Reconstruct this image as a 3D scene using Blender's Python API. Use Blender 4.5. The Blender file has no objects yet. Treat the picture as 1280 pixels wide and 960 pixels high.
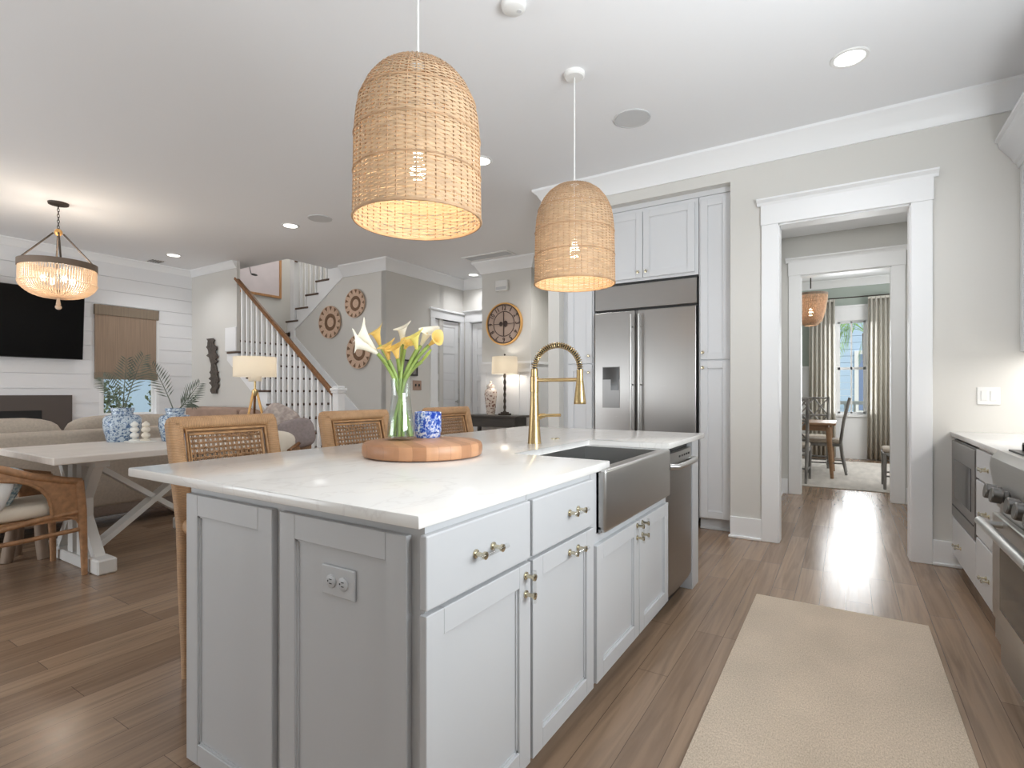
import bpy, bmesh, math, random
from mathutils import Matrix, Vector
random.seed(7)
PI = math.pi
SC = bpy.context.scene
COL = SC.collection

# ------------------------------------------------------------------ camera, world, light, exposure
CAM_H = 1.18
cd = bpy.data.cameras.new('camera'); cam = bpy.data.objects.new('camera', cd); COL.objects.link(cam)
cam.location = (0, 0, CAM_H)
cam.rotation_euler = (PI/2, 0, math.radians(32.25))
cd.sensor_fit = 'HORIZONTAL'; cd.sensor_width = 36.0; cd.lens = 661/1280*36
cd.shift_y = 10.4/1280; cd.clip_start = 0.05; cd.clip_end = 200
SC.camera = cam
SC.view_settings.view_transform = 'Standard'
SC.view_settings.look = 'None'
SC.view_settings.gamma = 1.0
SC.view_settings.use_curve_mapping = False
SC.view_settings.exposure = -0.17
SC.cycles.use_denoising = True
SC.cycles.max_bounces = 10
SC.cycles.diffuse_bounces = 5
SC.cycles.glossy_bounces = 4
SC.cycles.transmission_bounces = 8
SC.cycles.transparent_max_bounces = 12
SC.cycles.sample_clamp_indirect = 4.0
SC.cycles.caustics_reflective = False
SC.cycles.caustics_refractive = False

wd = bpy.data.worlds.new('daylight'); SC.world = wd; wd.use_nodes = True
bg = wd.node_tree.nodes['Background']
bg.inputs[0].default_value = (0.93, 0.965, 1.0, 1); bg.inputs[1].default_value = 1.0

def light(name, kind, loc, energy, color=(1, 1, 1), size=0.1, size_y=None, rot=(0, 0, 0), spot=None, blend=0.5):
    d = bpy.data.lights.new(name, kind); o = bpy.data.objects.new(name, d); COL.objects.link(o)
    o.location = loc; o.rotation_euler = rot; d.energy = energy; d.color = color
    if kind == 'AREA':
        d.shape = 'RECTANGLE' if size_y else 'DISK'; d.size = size
        if size_y: d.size_y = size_y
    elif kind == 'SUN': d.angle = size
    else: d.shadow_soft_size = size
    if spot: d.spot_size = spot; d.spot_blend = blend
    return o
light('sun', 'SUN', (0, -8, 12), 3.2, (1, 0.96, 0.9), 0.02, rot=(math.radians(42), 0, math.radians(30)))
# area light added at unseen rear windows, tilted up to brighten the ceiling
light('living_window_fill', 'AREA', (-6.2, -3.2, 1.0), 175, (0.90, 0.955, 1), 5.0, 1.8, (math.radians(118), 0, 0))
light('right_wall_fill', 'AREA', (1.2, 1.3, 1.65), 116, (0.90, 0.96, 1), 1.2, 1.6, (0, math.radians(128), 0))  # added at an unseen right-wall opening to brighten island front and ceiling
light('under_cabinet_light', 'AREA', (1.1, 3.95, 1.425), 7, (1, 0.98, 0.95), 1.1, 0.12, (0, 0, PI/2))
light('passage_fill', 'AREA', (0.0, 5.7, 2.96), 16, (0.98, 0.99, 1), 0.5)  # area light added to brighten the passage, no fixture belongs to it
light('hall_fill', 'SPOT', (-3.1, 6.2, 3.12), 100, (1, 0.98, 0.95), 0.07, spot=math.radians(150), blend=0.8)  # spot added to lift the dark strip beside the clock wall, no fixture
light('daylight_dining_window', 'AREA', (0.06, 11.05, 1.6), 40, (0.95, 0.98, 1), 0.8, 1.6, (-PI/2, 0, 0))
light('dining_side_light', 'AREA', (1.9, 9.2, 1.9), 60, (1, 1, 1), 1.6, 1.6, (0, PI/2, 0))  # area light in front of the solid dining side wall
light('stairwell_area_light', 'AREA', (-7.4, 5.8, 5.5), 50, (1, 1, 1), 1.8, 1.6, (0, 0, 0))  # area light high in the stairwell, below its closed top

# ------------------------------------------------------------------ helpers
def lin(c):
    c = c/255.0
    return c/12.92 if c <= 0.04045 else ((c+0.055)/1.055)**2.4
def rgb(r, g, b): return (lin(r), lin(g), lin(b), 1)

def newmat(name):
    m = bpy.data.materials.new(name); m.use_nodes = True
    nt = m.node_tree; b = nt.nodes['Principled BSDF']
    return m, nt, b
def nd(nt, t, **kw):
    n = nt.nodes.new(t)
    for k, v in kw.items():
        if k in n.inputs: n.inputs[k].default_value = v
        else: setattr(n, k, v)
    return n
def coords(nt, scale=(1, 1, 1), rot=(0, 0, 0)):
    t = nd(nt, 'ShaderNodeTexCoord'); mp = nd(nt, 'ShaderNodeMapping')
    mp.inputs['Scale'].default_value = scale; mp.inputs['Rotation'].default_value = rot
    nt.links.new(t.outputs['Object'], mp.inputs['Vector'])
    return mp.outputs['Vector']
def mixc(nt, fac, a, b, mode='MIX'):
    n = nd(nt, 'ShaderNodeMix', data_type='RGBA', blend_type=mode)
    for sock, v in ((n.inputs[0], fac), (n.inputs[6], a), (n.inputs[7], b)):
        if hasattr(v, 'is_linked') or hasattr(v, 'links'): nt.links.new(v, sock)
        else: sock.default_value = v
    return n.outputs[2]
def ramp(nt, src, stops):
    r = nd(nt, 'ShaderNodeValToRGB'); nt.links.new(src, r.inputs[0])
    e = r.color_ramp.elements
    while len(e) > 1: e.remove(e[-1])
    e[0].position = stops[0][0]; e[0].color = stops[0][1]
    for p, c in stops[1:]:
        k = e.new(p); k.color = c
    return r.outputs[0]
def bump(nt, b, src, strength, dist=0.002):
    bn = nd(nt, 'ShaderNodeBump'); bn.inputs['Strength'].default_value = strength; bn.inputs['Distance'].default_value = dist
    nt.links.new(src, bn.inputs['Height']); nt.links.new(bn.outputs[0], b.inputs['Normal'])
def mat(name, c, rough=0.5, metal=0.0, var=0.0, vs=(6, 6, 6), bmp=0.0, bs=(60, 60, 60), spec=0.5, coat=0.0, c2=None, detail=3):
    m, nt, b = newmat(name)
    b.inputs['Base Color'].default_value = c; b.inputs['Roughness'].default_value = rough
    b.inputs['Metallic'].default_value = metal; b.inputs['Specular IOR Level'].default_value = spec
    b.inputs['Coat Weight'].default_value = coat
    if var or c2:
        n = nd(nt, 'ShaderNodeTexNoise'); n.inputs['Scale'].default_value = 1.0; n.inputs['Detail'].default_value = detail
        nt.links.new(coords(nt, vs), n.inputs['Vector'])
        d = c2 or tuple(x*(1-var) for x in c[:3])+(1,)
        u = c if c2 else tuple(min(1, x*(1+var)) for x in c[:3])+(1,)
        nt.links.new(ramp(nt, n.outputs[0], [(0.32, d), (0.68, u)]), b.inputs['Base Color'])
    if bmp:
        n2 = nd(nt, 'ShaderNodeTexNoise'); n2.inputs['Scale'].default_value = 1.0; n2.inputs['Detail'].default_value = 2
        nt.links.new(coords(nt, bs), n2.inputs['Vector']); bump(nt, b, n2.outputs[0], bmp)
    return m
def emis(name, c, s):
    m, nt, b = newmat(name); b.inputs['Base Color'].default_value = c
    b.inputs['Emission Color'].default_value = c; b.inputs['Emission Strength'].default_value = s
    return m
def glass(name, c=(1, 1, 1, 1), rough=0.0, ior=1.45, thin=0.0):
    m, nt, b = newmat(name); b.inputs['Base Color'].default_value = c
    b.inputs['Transmission Weight'].default_value = 1.0; b.inputs['Roughness'].default_value = rough; b.inputs['IOR'].default_value = ior
    return m
def clear(name, tint=(1, 1, 1, 1), gloss=0.12):
    m = bpy.data.materials.new(name); m.use_nodes = True; nt = m.node_tree; nt.nodes.clear()
    o = nd(nt, 'ShaderNodeOutputMaterial'); t = nd(nt, 'ShaderNodeBsdfTransparent'); g = nd(nt, 'ShaderNodeBsdfGlossy'); mx = nd(nt, 'ShaderNodeMixShader')
    t.inputs[0].default_value = tint; g.inputs['Roughness'].default_value = 0.02
    f = nd(nt, 'ShaderNodeFresnel'); f.inputs[0].default_value = 1.45
    gm = nd(nt, 'ShaderNodeNewGeometry'); inv = nd(nt, 'ShaderNodeMath', operation='SUBTRACT'); inv.inputs[0].default_value = 1.0
    nt.links.new(gm.outputs['Backfacing'], inv.inputs[1]); m2 = nd(nt, 'ShaderNodeMath', operation='MULTIPLY'); nt.links.new(inv.outputs[0], m2.inputs[1])
    ml = nd(nt, 'ShaderNodeMath', operation='MULTIPLY_ADD'); ml.inputs[1].default_value = 0.9; ml.inputs[2].default_value = gloss*0.3
    nt.links.new(f.outputs[0], ml.inputs[0]); nt.links.new(ml.outputs[0], m2.inputs[0]); nt.links.new(m2.outputs[0], mx.inputs[0])
    nt.links.new(t.outputs[0], mx.inputs[1]); nt.links.new(g.outputs[0], mx.inputs[2]); nt.links.new(mx.outputs[0], o.inputs[0])
    return m
def translucent(name, c, amt=0.5, rough=0.7, var=0.0, vs=(40, 40, 40)):
    m = mat(name, c, rough, var=var, vs=vs); nt = m.node_tree; b = nt.nodes['Principled BSDF']
    o = nt.nodes['Material Output']; t = nd(nt, 'ShaderNodeBsdfTranslucent'); t.inputs[0].default_value = c
    mx = nd(nt, 'ShaderNodeMixShader'); mx.inputs[0].default_value = amt
    nt.links.new(b.outputs[0], mx.inputs[1]); nt.links.new(t.outputs[0], mx.inputs[2]); nt.links.new(mx.outputs[0], o.inputs[0])
    return m

class MB:
    def __init__(s): s.bm = bmesh.new()
    def box(s, x0, x1, y0, y1, z0, z1, bev=0.0, seg=1, M=None):
        T = Matrix.Translation(((x0+x1)/2, (y0+y1)/2, (z0+z1)/2)) @ Matrix.Diagonal((abs(x1-x0), abs(y1-y0), abs(z1-z0), 1))
        r = bmesh.ops.create_cube(s.bm, size=1, matrix=(M @ T) if M else T); vs = r['verts']
        if bev > 0:
            es = list({e for v in vs for e in v.link_edges})
            bmesh.ops.bevel(s.bm, geom=es, offset=bev, offset_type='OFFSET', segments=seg, profile=0.5, affect='EDGES', clamp_overlap=True)
        return s
    def bar(s, p, q, w, h, up=(0, 0, 1), bev=0.0):
        p, q = Vector(p), Vector(q); d = (q-p); L = d.length; d.normalize(); up = Vector(up)
        if abs(d.dot(up)) > 0.98: up = Vector((1, 0, 0))
        sx = d.cross(up).normalized(); su = sx.cross(d).normalized()
        M = Matrix((( d.x, sx.x, su.x, p.x), (d.y, sx.y, su.y, p.y), (d.z, sx.z, su.z, p.z), (0, 0, 0, 1)))
        return s.box(0, L, -w/2, w/2, -h/2, h/2, bev, 1, M)
    def tube(s, pts, r, seg=8, closed=False, caps=True, flat=1.0):
        pts = [Vector(p) for p in pts]; n = len(pts)
        rs = r if isinstance(r, (list, tuple)) else [r]*n
        rings = []; nrm = None
        for i, p in enumerate(pts):
            a = pts[(i-1) % n] if (closed or i > 0) else p; b = pts[(i+1) % n] if (closed or i < n-1) else p
            t = (b-a)
            if t.length < 1e-9: t = Vector((0, 0, 1))
            t.normalize()
            if nrm is None:
                nrm = t.orthogonal().normalized() if abs(t.z) > 0.9 else t.cross(Vector((0, 0, 1))).normalized()
            nrm = (nrm - t*nrm.dot(t))
            nrm = nrm.normalized() if nrm.length > 1e-6 else t.orthogonal().normalized()
            bn = t.cross(nrm)
            rings.append([s.bm.verts.new(p + (nrm*math.cos(2*PI*k/seg)*flat + bn*math.sin(2*PI*k/seg))*rs[i]) for k in range(seg)])
        m = n if closed else n-1
        for i in range(m):
            A, B = rings[i], rings[(i+1) % n]
            for k in range(seg):
                try: s.bm.faces.new((A[k], A[(k+1) % seg], B[(k+1) % seg], B[k]))
                except ValueError: pass
        if caps and not closed:
            for R_, f in ((rings[0], 1), (rings[-1], 0)):
                try: s.bm.faces.new(R_[::-1] if f else R_)
                except ValueError: pass
        return s
    def lathe(s, prof, c=(0, 0, 0), seg=32, M=None, cap0=True, cap1=True):
        c = Vector(c); rings = []
        for r, z in prof:
            if r < 1e-6:
                v = Vector((0, 0, z)); rings.append([s.bm.verts.new((M @ v if M else v)+c)]); continue
            ring = []
            for k in range(seg):
                v = Vector((r*math.cos(2*PI*k/seg), r*math.sin(2*PI*k/seg), z))
                ring.append(s.bm.verts.new((M @ v if M else v)+c))
            rings.append(ring)
        for A, B in zip(rings, rings[1:]):
            for k in range(seg):
                a0, a1 = A[k % len(A)], A[(k+1) % len(A)]; b0, b1 = B[k % len(B)], B[(k+1) % len(B)]
                f = [a0]
                if a1 is not a0: f.append(a1)
                f.append(b1)
                if b0 is not b1: f.append(b0)
                if len(f) > 2: s.bm.faces.new(f)
        if cap0 and len(rings[0]) > 1: s.bm.faces.new(rings[0][::-1])
        if cap1 and len(rings[-1]) > 1: s.bm.faces.new(rings[-1])
        return s
    def prism(s, poly, f, a0, a1):
        # poly: list of 2D points, f(u, v, a) -> 3D
        A = [s.bm.verts.new(f(u, v, a0)) for u, v in poly]; B = [s.bm.verts.new(f(u, v, a1)) for u, v in poly]
        n = len(poly)
        for i in range(n): s.bm.faces.new((A[i], A[(i+1) % n], B[(i+1) % n], B[i]))
        s.bm.faces.new(A[::-1]); s.bm.faces.new(B)
        return s
    def blob(s, c, r, sc=(1, 1, 1), u=14, v=9, M=None, power=None):
        T = Matrix.Translation(c) @ (M or Matrix.Identity(4)) @ Matrix.Diagonal((*sc, 1))
        res = bmesh.ops.create_uvsphere(s.bm, u_segments=u, v_segments=v, radius=r)
        for w in res['verts']:
            if power:
                d = Vector(w.co)/r
                w.co = Vector([math.copysign(abs(x)**power, x) for x in d])*r
            w.co = T @ w.co
        return s
    def quad(s, *pts):
        s.bm.faces.new([s.bm.verts.new(p) for p in pts]); return s
    def build(s, name, m, parent=None, smooth=None, world=True):
        me = bpy.data.meshes.new(name)
        if parent is not None and world:
            off = Vector((0, 0, 0)); q = parent
            while q is not None: off += q.location; q = q.parent
            bmesh.ops.translate(s.bm, verts=s.bm.verts, vec=-off)
        bmesh.ops.recalc_face_normals(s.bm, faces=s.bm.faces)
        s.bm.to_mesh(me); s.bm.free()
        if smooth is not None:
            me.polygons.foreach_set('use_smooth', [True]*len(me.polygons)); me.set_sharp_from_angle(angle=math.radians(smooth))
        me.materials.append(m)
        o = bpy.data.objects.new(name, me); COL.objects.link(o)
        if parent is not None: o.parent = parent
        return o
def tag(o, label, cat, group=None):
    o['label'] = label; o['category'] = cat
    if group: o['group'] = group
    return o
def thing(name, label, cat, loc=(0, 0, 0), group=None):
    o = bpy.data.objects.new(name, None); COL.objects.link(o); o.location = loc; o.empty_display_size = 0.1
    return tag(o, label, cat, group)
def struct(name, mb, m, smooth=None, parent=None):
    o = mb.build(name, m, parent, smooth)
    if parent is None: o['kind'] = 'structure'
    return o
def dup(root, loc=None, rotz=None, label=None, group=None):
    def cp(o, par):
        c = o.copy(); COL.objects.link(c); c.parent = par
        for ch in list(o.children):
            if ch.type != 'LIGHT': cp(ch, c)
            else:
                l = ch.copy(); COL.objects.link(l); l.parent = c
        return c
    r = cp(root, None)
    if loc: r.location = loc
    if rotz is not None: r.rotation_euler = (0, 0, rotz)
    if label: r['label'] = label
    if group: r['group'] = group
    return r
def fr(o, u, v, n):
    u, v, n, o = Vector(u), Vector(v), Vector(n), Vector(o)
    return Matrix(((u.x, v.x, n.x, o.x), (u.y, v.y, n.y, o.y), (u.z, v.z, n.z, o.z), (0, 0, 0, 1)))
def shaker(o, u, n, w, h, t=0.02, st=0.06, rec=0.012, slab=False, bv=0.0015):
    """cabinet front lying on the plane through o, width along u, up z, facing n"""
    M = fr(o, u, (0, 0, 1), n); mb = MB()
    if slab: return mb.box(0, w, 0, h, 0, t, 0.004, 2, M)
    mb.box(0, st, 0, h, 0, t, bv, 1, M); mb.box(w-st, w, 0, h, 0, t, bv, 1, M)
    mb.box(st, w-st, 0, st, 0, t, bv, 1, M); mb.box(st, w-st, h-st, h, 0, t, bv, 1, M)
    mb.box(st-0.002, w-st+0.002, st-0.002, h-st+0.002, 0, t-rec, 0, 1, M)
    # small inner bead
    for a in ((st, st+0.006, st, h-st), (w-st-0.006, w-st, st, h-st), (st, w-st, st, st+0.006), (st, w-st, h-st-0.006, h-st)):
        mb.box(a[0], a[1], a[2], a[3], 0, t-rec+0.004, 0, 1, M)
    return mb

# ------------------------------------------------------------------ materials
M = {}
M['wall'] = mat('wall_paint_greige', rgb(218, 216, 211), 0.75, bmp=0.05, bs=(300, 300, 300))
M['wall_hall'] = mat('wall_paint_hall', rgb(214, 213, 209), 0.75)
M['wall_dining'] = mat('wall_paint_sage', rgb(176, 186, 178), 0.75)
M['ceil'] = mat('ceiling_white', rgb(240, 241, 243), 0.85)
M['trim'] = mat('trim_white', rgb(244, 245, 246), 0.4)
M['ship'] = mat('shiplap_white', rgb(234, 235, 237), 0.5)
M['cab'] = mat('cabinet_white_paint', rgb(218, 219, 221), 0.38)
M['isl'] = mat('island_grey_paint', rgb(188, 189, 191), 0.4)
M['brass'] = mat('brushed_brass', rgb(186, 162, 118), 0.3, 1.0, var=0.08, vs=(30, 30, 300))
M['nickel'] = mat('pale_brass', rgb(205, 196, 172), 0.22, 1.0)
M['acrylic'] = clear('clear_acrylic', (0.97, 0.98, 0.98, 1), 0.5)
M['black'] = mat('black_plastic', rgb(24, 24, 25), 0.35)
M['dark'] = mat('dark_grey', rgb(52, 51, 50), 0.5)
M['screen'] = mat('screen_black', rgb(3, 3, 4), 0.35, spec=0.15)
M['bronze'] = mat('bronze_surround', rgb(92, 84, 80), 0.5, 0.3)
M['walnut'] = mat('handrail_oak', rgb(128, 88, 52), 0.35, var=0.25, vs=(30, 30, 4))
M['treadw'] = mat('tread_dark_oak', rgb(84, 64, 52), 0.35, var=0.2, vs=(6, 30, 30))
M['rattan'] = mat('rattan', rgb(178, 138, 98), 0.55, var=0.25, vs=(25, 25, 25), bmp=0.4, bs=(200, 200, 200))
M['cane'] = mat('cane_dark', rgb(150, 116, 84), 0.55, var=0.3, vs=(60, 60, 60))
M['rattan_b'] = mat('brown_rattan', rgb(172, 130, 94), 0.5, var=0.22, vs=(30, 30, 30), bmp=0.4, bs=(200, 200, 200))
M['white_obj'] = mat('white_lacquer', rgb(236, 234, 228), 0.4)
M['plastic'] = mat('white_plastic', rgb(236, 236, 234), 0.35)
M['plastic_g'] = mat('speaker_white', rgb(206, 207, 208), 0.7)
M['linen'] = mat('beige_linen', rgb(186, 174, 160), 0.9, var=0.08, vs=(60, 60, 60), bmp=0.3, bs=(400, 400, 400))
M['linen_d'] = mat('taupe_linen', rgb(150, 138, 130), 0.9, var=0.08, vs=(60, 60, 60), bmp=0.3, bs=(400, 400, 400))
M['cream'] = mat('cream_cotton', rgb(232, 222, 206), 0.9, var=0.04)
M['pillow_w'] = mat('white_cotton', rgb(224, 224, 222), 0.9, var=0.04)
M['pillow_m'] = mat('mauve_cotton', rgb(150, 138, 136), 0.9, var=0.1, vs=(40, 40, 40))
M['pillow_g'] = mat('mauve_grey_cotton', rgb(158, 144, 138), 0.9, c2=rgb(198, 184, 174), vs=(22, 22, 22))
M['brown_f'] = mat('brown_fabric', rgb(168, 142, 126), 0.9, var=0.1)
M['blue_p'] = mat('blue_pattern', rgb(98, 128, 140), 0.9, c2=rgb(210, 216, 214), vs=(70, 70, 70))
M['gray_w'] = mat('weathered_grey_wood', rgb(150, 147, 143), 0.6, c2=rgb(96, 93, 90), vs=(20, 20, 6))
M['tan_w'] = mat('greige_wood', rgb(150, 132, 116), 0.6, var=0.2, vs=(20, 20, 5))
M['table_w'] = mat('dining_table_wood', rgb(150, 116, 86), 0.4, var=0.2, vs=(4, 25, 25))
M['white_w'] = mat('whitewashed_wood', rgb(222, 214, 206), 0.45, var=0.06, vs=(25, 3, 25))
M['white_leg'] = mat('white_painted_wood', rgb(228, 228, 226), 0.45)
M['console'] = mat('console_dark_wood', rgb(72, 68, 64), 0.45, var=0.15, vs=(4, 20, 20))
M['shade'] = translucent('lamp_shade_linen', rgb(253, 248, 238), 0.75)
M['bulb'] = emis('bulb_glow', (1.0, 0.82, 0.58, 1), 26)
M['bulb_w'] = emis('bulb_white', (1.0, 0.95, 0.88, 1), 14)
M['can'] = emis('downlight_glow', (1.0, 0.98, 0.95, 1), 5)
M['shadecloth'] = mat('woven_shade_cloth', rgb(150, 130, 112), 0.9, var=0.12, vs=(2, 90, 2))
M['shadecloth2'] = mat('woven_shade_band', rgb(134, 120, 104), 0.9, var=0.12, vs=(2, 90, 2))
M['leaf'] = mat('leaf_green', rgb(74, 92, 66), 0.5, var=0.3, vs=(8, 8, 8))
M['leaf_d'] = mat('palm_grey_green', rgb(84, 92, 78), 0.5, var=0.3, vs=(8, 8, 8))
M['stem'] = mat('calla_stem', rgb(146, 170, 90), 0.4, var=0.15, vs=(30, 30, 6))
M['curtain'] = mat('curtain_linen', rgb(206, 202, 192), 0.9, var=0.05, vs=(200, 200, 2))
M['rug_d'] = mat('dining_rug_grey', rgb(190, 184, 176), 0.95, var=0.12, vs=(12, 3, 12), bmp=0.3)
M['iron'] = mat('iron', rgb(70, 62, 56), 0.5, 0.6)
M['bronze_l'] = mat('aged_bronze', rgb(122, 106, 92), 0.5, 0.2)
M['steel_d'] = mat('steel_dark', rgb(118, 116, 114), 0.3, 1.0)
M['glass_dark'] = mat('oven_glass', rgb(58, 56, 54), 0.08)
M['pane'] = clear('window_glass', (1, 1, 1, 1), 0.1)
M['vase'] = clear('vase_glass', (0.96, 0.985, 0.97, 1), 0.35)
M['water'] = clear('water', (0.93, 0.97, 0.93, 1), 0.05)
M['plate_o'] = mat('basket_straw', rgb(214, 184, 160), 0.8, var=0.12, vs=(60, 60, 60))
M['plate_b'] = mat('basket_brown', rgb(128, 98, 76), 0.8, var=0.15, vs=(60, 60, 60))
M['clock_f'] = mat('clock_face_taupe', rgb(178, 156, 142), 0.35, var=0.05)
M['gold'] = mat('gold_rim', rgb(226, 176, 110), 0.35, 0.6)
M['hands'] = mat('clock_iron', rgb(64, 46, 40), 0.5)
M['artmetal'] = mat('wall_art_metal', rgb(92, 84, 78), 0.6, 0.3, var=0.3, vs=(30, 30, 30))
M['wood_fr'] = mat('frame_oak', rgb(186, 138, 92), 0.45, var=0.15, vs=(30, 30, 4))
M['paper'] = mat('art_paper', rgb(222, 212, 214), 0.7, var=0.03)
M['ext_blue'] = mat('siding_blue', rgb(186, 212, 240), 0.8)
M['ext_white'] = mat('exterior_white', rgb(240, 242, 245), 0.7)
M['ext_ground'] = mat('exterior_lawn', rgb(150, 160, 130), 0.9, var=0.2)
M['ext_dk'] = mat('exterior_window', rgb(130, 150, 190), 0.3)
M['flower_w'] = translucent('calla_white', rgb(250, 248, 236), 0.35, 0.45)
M['flower_y'] = translucent('calla_yellow', rgb(250, 216, 130), 0.35, 0.45, var=0.12, vs=(20, 20, 20))
M['flower_p'] = translucent('calla_pale_yellow', rgb(240, 232, 140), 0.35, 0.45, var=0.12, vs=(20, 20, 20))
M['flower_g'] = translucent('calla_bud', rgb(196, 214, 108), 0.35, 0.45)
M['ginger'] = None

# floor: long oak boards along Y
m, nt, b = newmat('oak_floorboards'); M['floor'] = m
t = nd(nt, 'ShaderNodeTexCoord'); sp = nd(nt, 'ShaderNodeSeparateXYZ'); cb = nd(nt, 'ShaderNodeCombineXYZ')
nt.links.new(t.outputs['Object'], sp.inputs[0]); nt.links.new(sp.outputs[1], cb.inputs[0]); nt.links.new(sp.outputs[0], cb.inputs[1])
br = nd(nt, 'ShaderNodeTexBrick'); nt.links.new(cb.outputs[0], br.inputs['Vector'])
br.offset = 0.37; br.offset_frequency = 3
br.inputs['Color1'].default_value = rgb(140, 117, 97); br.inputs['Color2'].default_value = rgb(162, 138, 116); br.inputs['Mortar'].default_value = rgb(86, 71, 60)
br.inputs['Scale'].default_value = 1; br.inputs['Mortar Size'].default_value = 0.0011; br.inputs['Brick Width'].default_value = 1.35; br.inputs['Row Height'].default_value = 0.125
br.inputs['Bias'].default_value = -0.1
g1 = nd(nt, 'ShaderNodeTexNoise'); g1.inputs['Scale'].default_value = 1; g1.inputs['Detail'].default_value = 6; g1.inputs['Distortion'].default_value = 1.2
nt.links.new(coords(nt, (26, 1.3, 1)), g1.inputs['Vector'])
gr = ramp(nt, g1.outputs[0], [(0.3, (0.7, 0.68, 0.66, 1)), (0.62, (1.08, 1.06, 1.04, 1))])
nt.links.new(mixc(nt, 0.8, br.outputs[0], gr, 'MULTIPLY'), b.inputs['Base Color'])
rr = nd(nt, 'ShaderNodeMapRange'); rr.inputs[3].default_value = 0.14; rr.inputs[4].default_value = 0.3
nt.links.new(g1.outputs[0], rr.inputs[0]); nt.links.new(rr.outputs[0], b.inputs['Roughness'])
g2 = nd(nt, 'ShaderNodeTexNoise'); g2.inputs['Scale'].default_value = 1; nt.links.new(coords(nt, (5, 1.5, 1)), g2.inputs['Vector'])
bump(nt, b, g2.outputs[0], 0.12, 0.004)

# counter: white quartz with faint veins
m, nt, b = newmat('white_quartz'); M['quartz'] = m
n1 = nd(nt, 'ShaderNodeTexNoise'); n1.inputs['Scale'].default_value = 1; n1.inputs['Detail'].default_value = 7; n1.inputs['Distortion'].default_value = 1.6
nt.links.new(coords(nt, (2.6, 1.0, 2), (0, 0, 0.5)), n1.inputs['Vector'])
nt.links.new(ramp(nt, n1.outputs[0], [(0.0, rgb(232, 230, 227)), (0.485, rgb(232, 230, 227)), (0.5, rgb(224, 221, 218)), (0.515, rgb(232, 230, 227)), (1, rgb(236, 234, 232))]), b.inputs['Base Color'])
b.inputs['Roughness'].default_value = 0.14

# brushed steel
def steel(name, c, rough, sc):
    m, nt, b = newmat(name); b.inputs['Base Color'].default_value = c; b.inputs['Metallic'].default_value = 1
    b.inputs['Anisotropic'].default_value = 0.5
    n = nd(nt, 'ShaderNodeTexNoise'); n.inputs['Scale'].default_value = 1; n.inputs['Detail'].default_value = 3
    nt.links.new(coords(nt, sc), n.inputs['Vector'])
    r = nd(nt, 'ShaderNodeMapRange'); r.inputs[3].default_value = rough*0.8; r.inputs[4].default_value = rough*1.25
    nt.links.new(n.outputs[0], r.inputs[0]); nt.links.new(r.outputs[0], b.inputs['Roughness'])
    bump(nt, b, n.outputs[0], 0.03, 0.001)
    return m
M['steel'] = steel('brushed_steel', rgb(196, 195, 193), 0.3, (4, 4, 500))
M['steel_f'] = steel('fridge_steel', rgb(158, 155, 152), 0.3, (3, 3, 400))
M['steel_s'] = steel('sink_steel', rgb(178, 178, 177), 0.32, (4, 400, 4))

# kitchen runner
m, nt, b = newmat('sisal_runner'); M['rug'] = m
w1 = nd(nt, 'ShaderNodeTexNoise'); w1.inputs['Scale'].default_value = 1; w1.inputs['Detail'].default_value = 2; nt.links.new(coords(nt, (240, 110, 1)), w1.inputs['Vector'])
w2 = nd(nt, 'ShaderNodeTexNoise'); w2.inputs['Scale'].default_value = 1; w2.inputs['Detail'].default_value = 3; nt.links.new(coords(nt, (4, 3, 1)), w2.inputs['Vector'])
c1 = ramp(nt, w1.outputs[0], [(0.3, rgb(190, 172, 152)), (0.7, rgb(226, 209, 189))])
c2_ = ramp(nt, w2.outputs[0], [(0.3, (0.9, 0.9, 0.89, 1)), (0.7, (1.03, 1.02, 1.01, 1))])
nt.links.new(mixc(nt, 1.0, c1, c2_, 'MULTIPLY'), b.inputs['Base Color']); b.inputs['Roughness'].default_value = 0.95
bump(nt, b, w1.outputs[0], 0.5, 0.004)

# woven pendant cane
m = translucent('woven_cane', rgb(192, 164, 132), 0.07, 0.6, var=0.16, vs=(14, 14, 60)); M['weave'] = m
M['weave_s'] = mat('cane_stake', rgb(182, 148, 114), 0.6, var=0.2, vs=(20, 20, 20))

# blue and white porcelain / marbled glass / patterned vase
def spots(name, a, bcol, sc, rough=0.15, thr=0.5, soft=0.03, c3=None):
    m, nt, b = newmat(name)
    v = nd(nt, 'ShaderNodeTexVoronoi'); v.feature = 'F1'; v.inputs['Scale'].default_value = sc
    n = nd(nt, 'ShaderNodeTexNoise'); n.inputs['Scale'].default_value = sc*0.9; n.inputs['Detail'].default_value = 4
    vec = coords(nt); nt.links.new(vec, n.inputs['Vector'])
    nt.links.new(mixc(nt, 0.06, vec, n.outputs[1], 'ADD'), v.inputs['Vector'])
    src = mixc(nt, 0.5, v.outputs['Distance'], n.outputs[0])
    st = [(thr-soft, a), (thr+soft, bcol)]
    if c3: st.append((min(0.98, thr+0.18), c3))
    nt.links.new(ramp(nt, src, st), b.inputs['Base Color']); b.inputs['Roughness'].default_value = rough
    return m
M['ginger'] = spots('blue_white_porcelain', rgb(84, 108, 142), rgb(190, 202, 212), 55, 0.2, 0.47, 0.05)
M['ginger2'] = spots('rust_white_porcelain', rgb(150, 116, 104), rgb(232, 218, 206), 24, 0.2, 0.42)
M['bluglass'] = spots('blue_marbled_glass', rgb(34, 66, 170), rgb(110, 144, 214), 60, 0.08, 0.46, 0.06, rgb(222, 226, 236))

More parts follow.
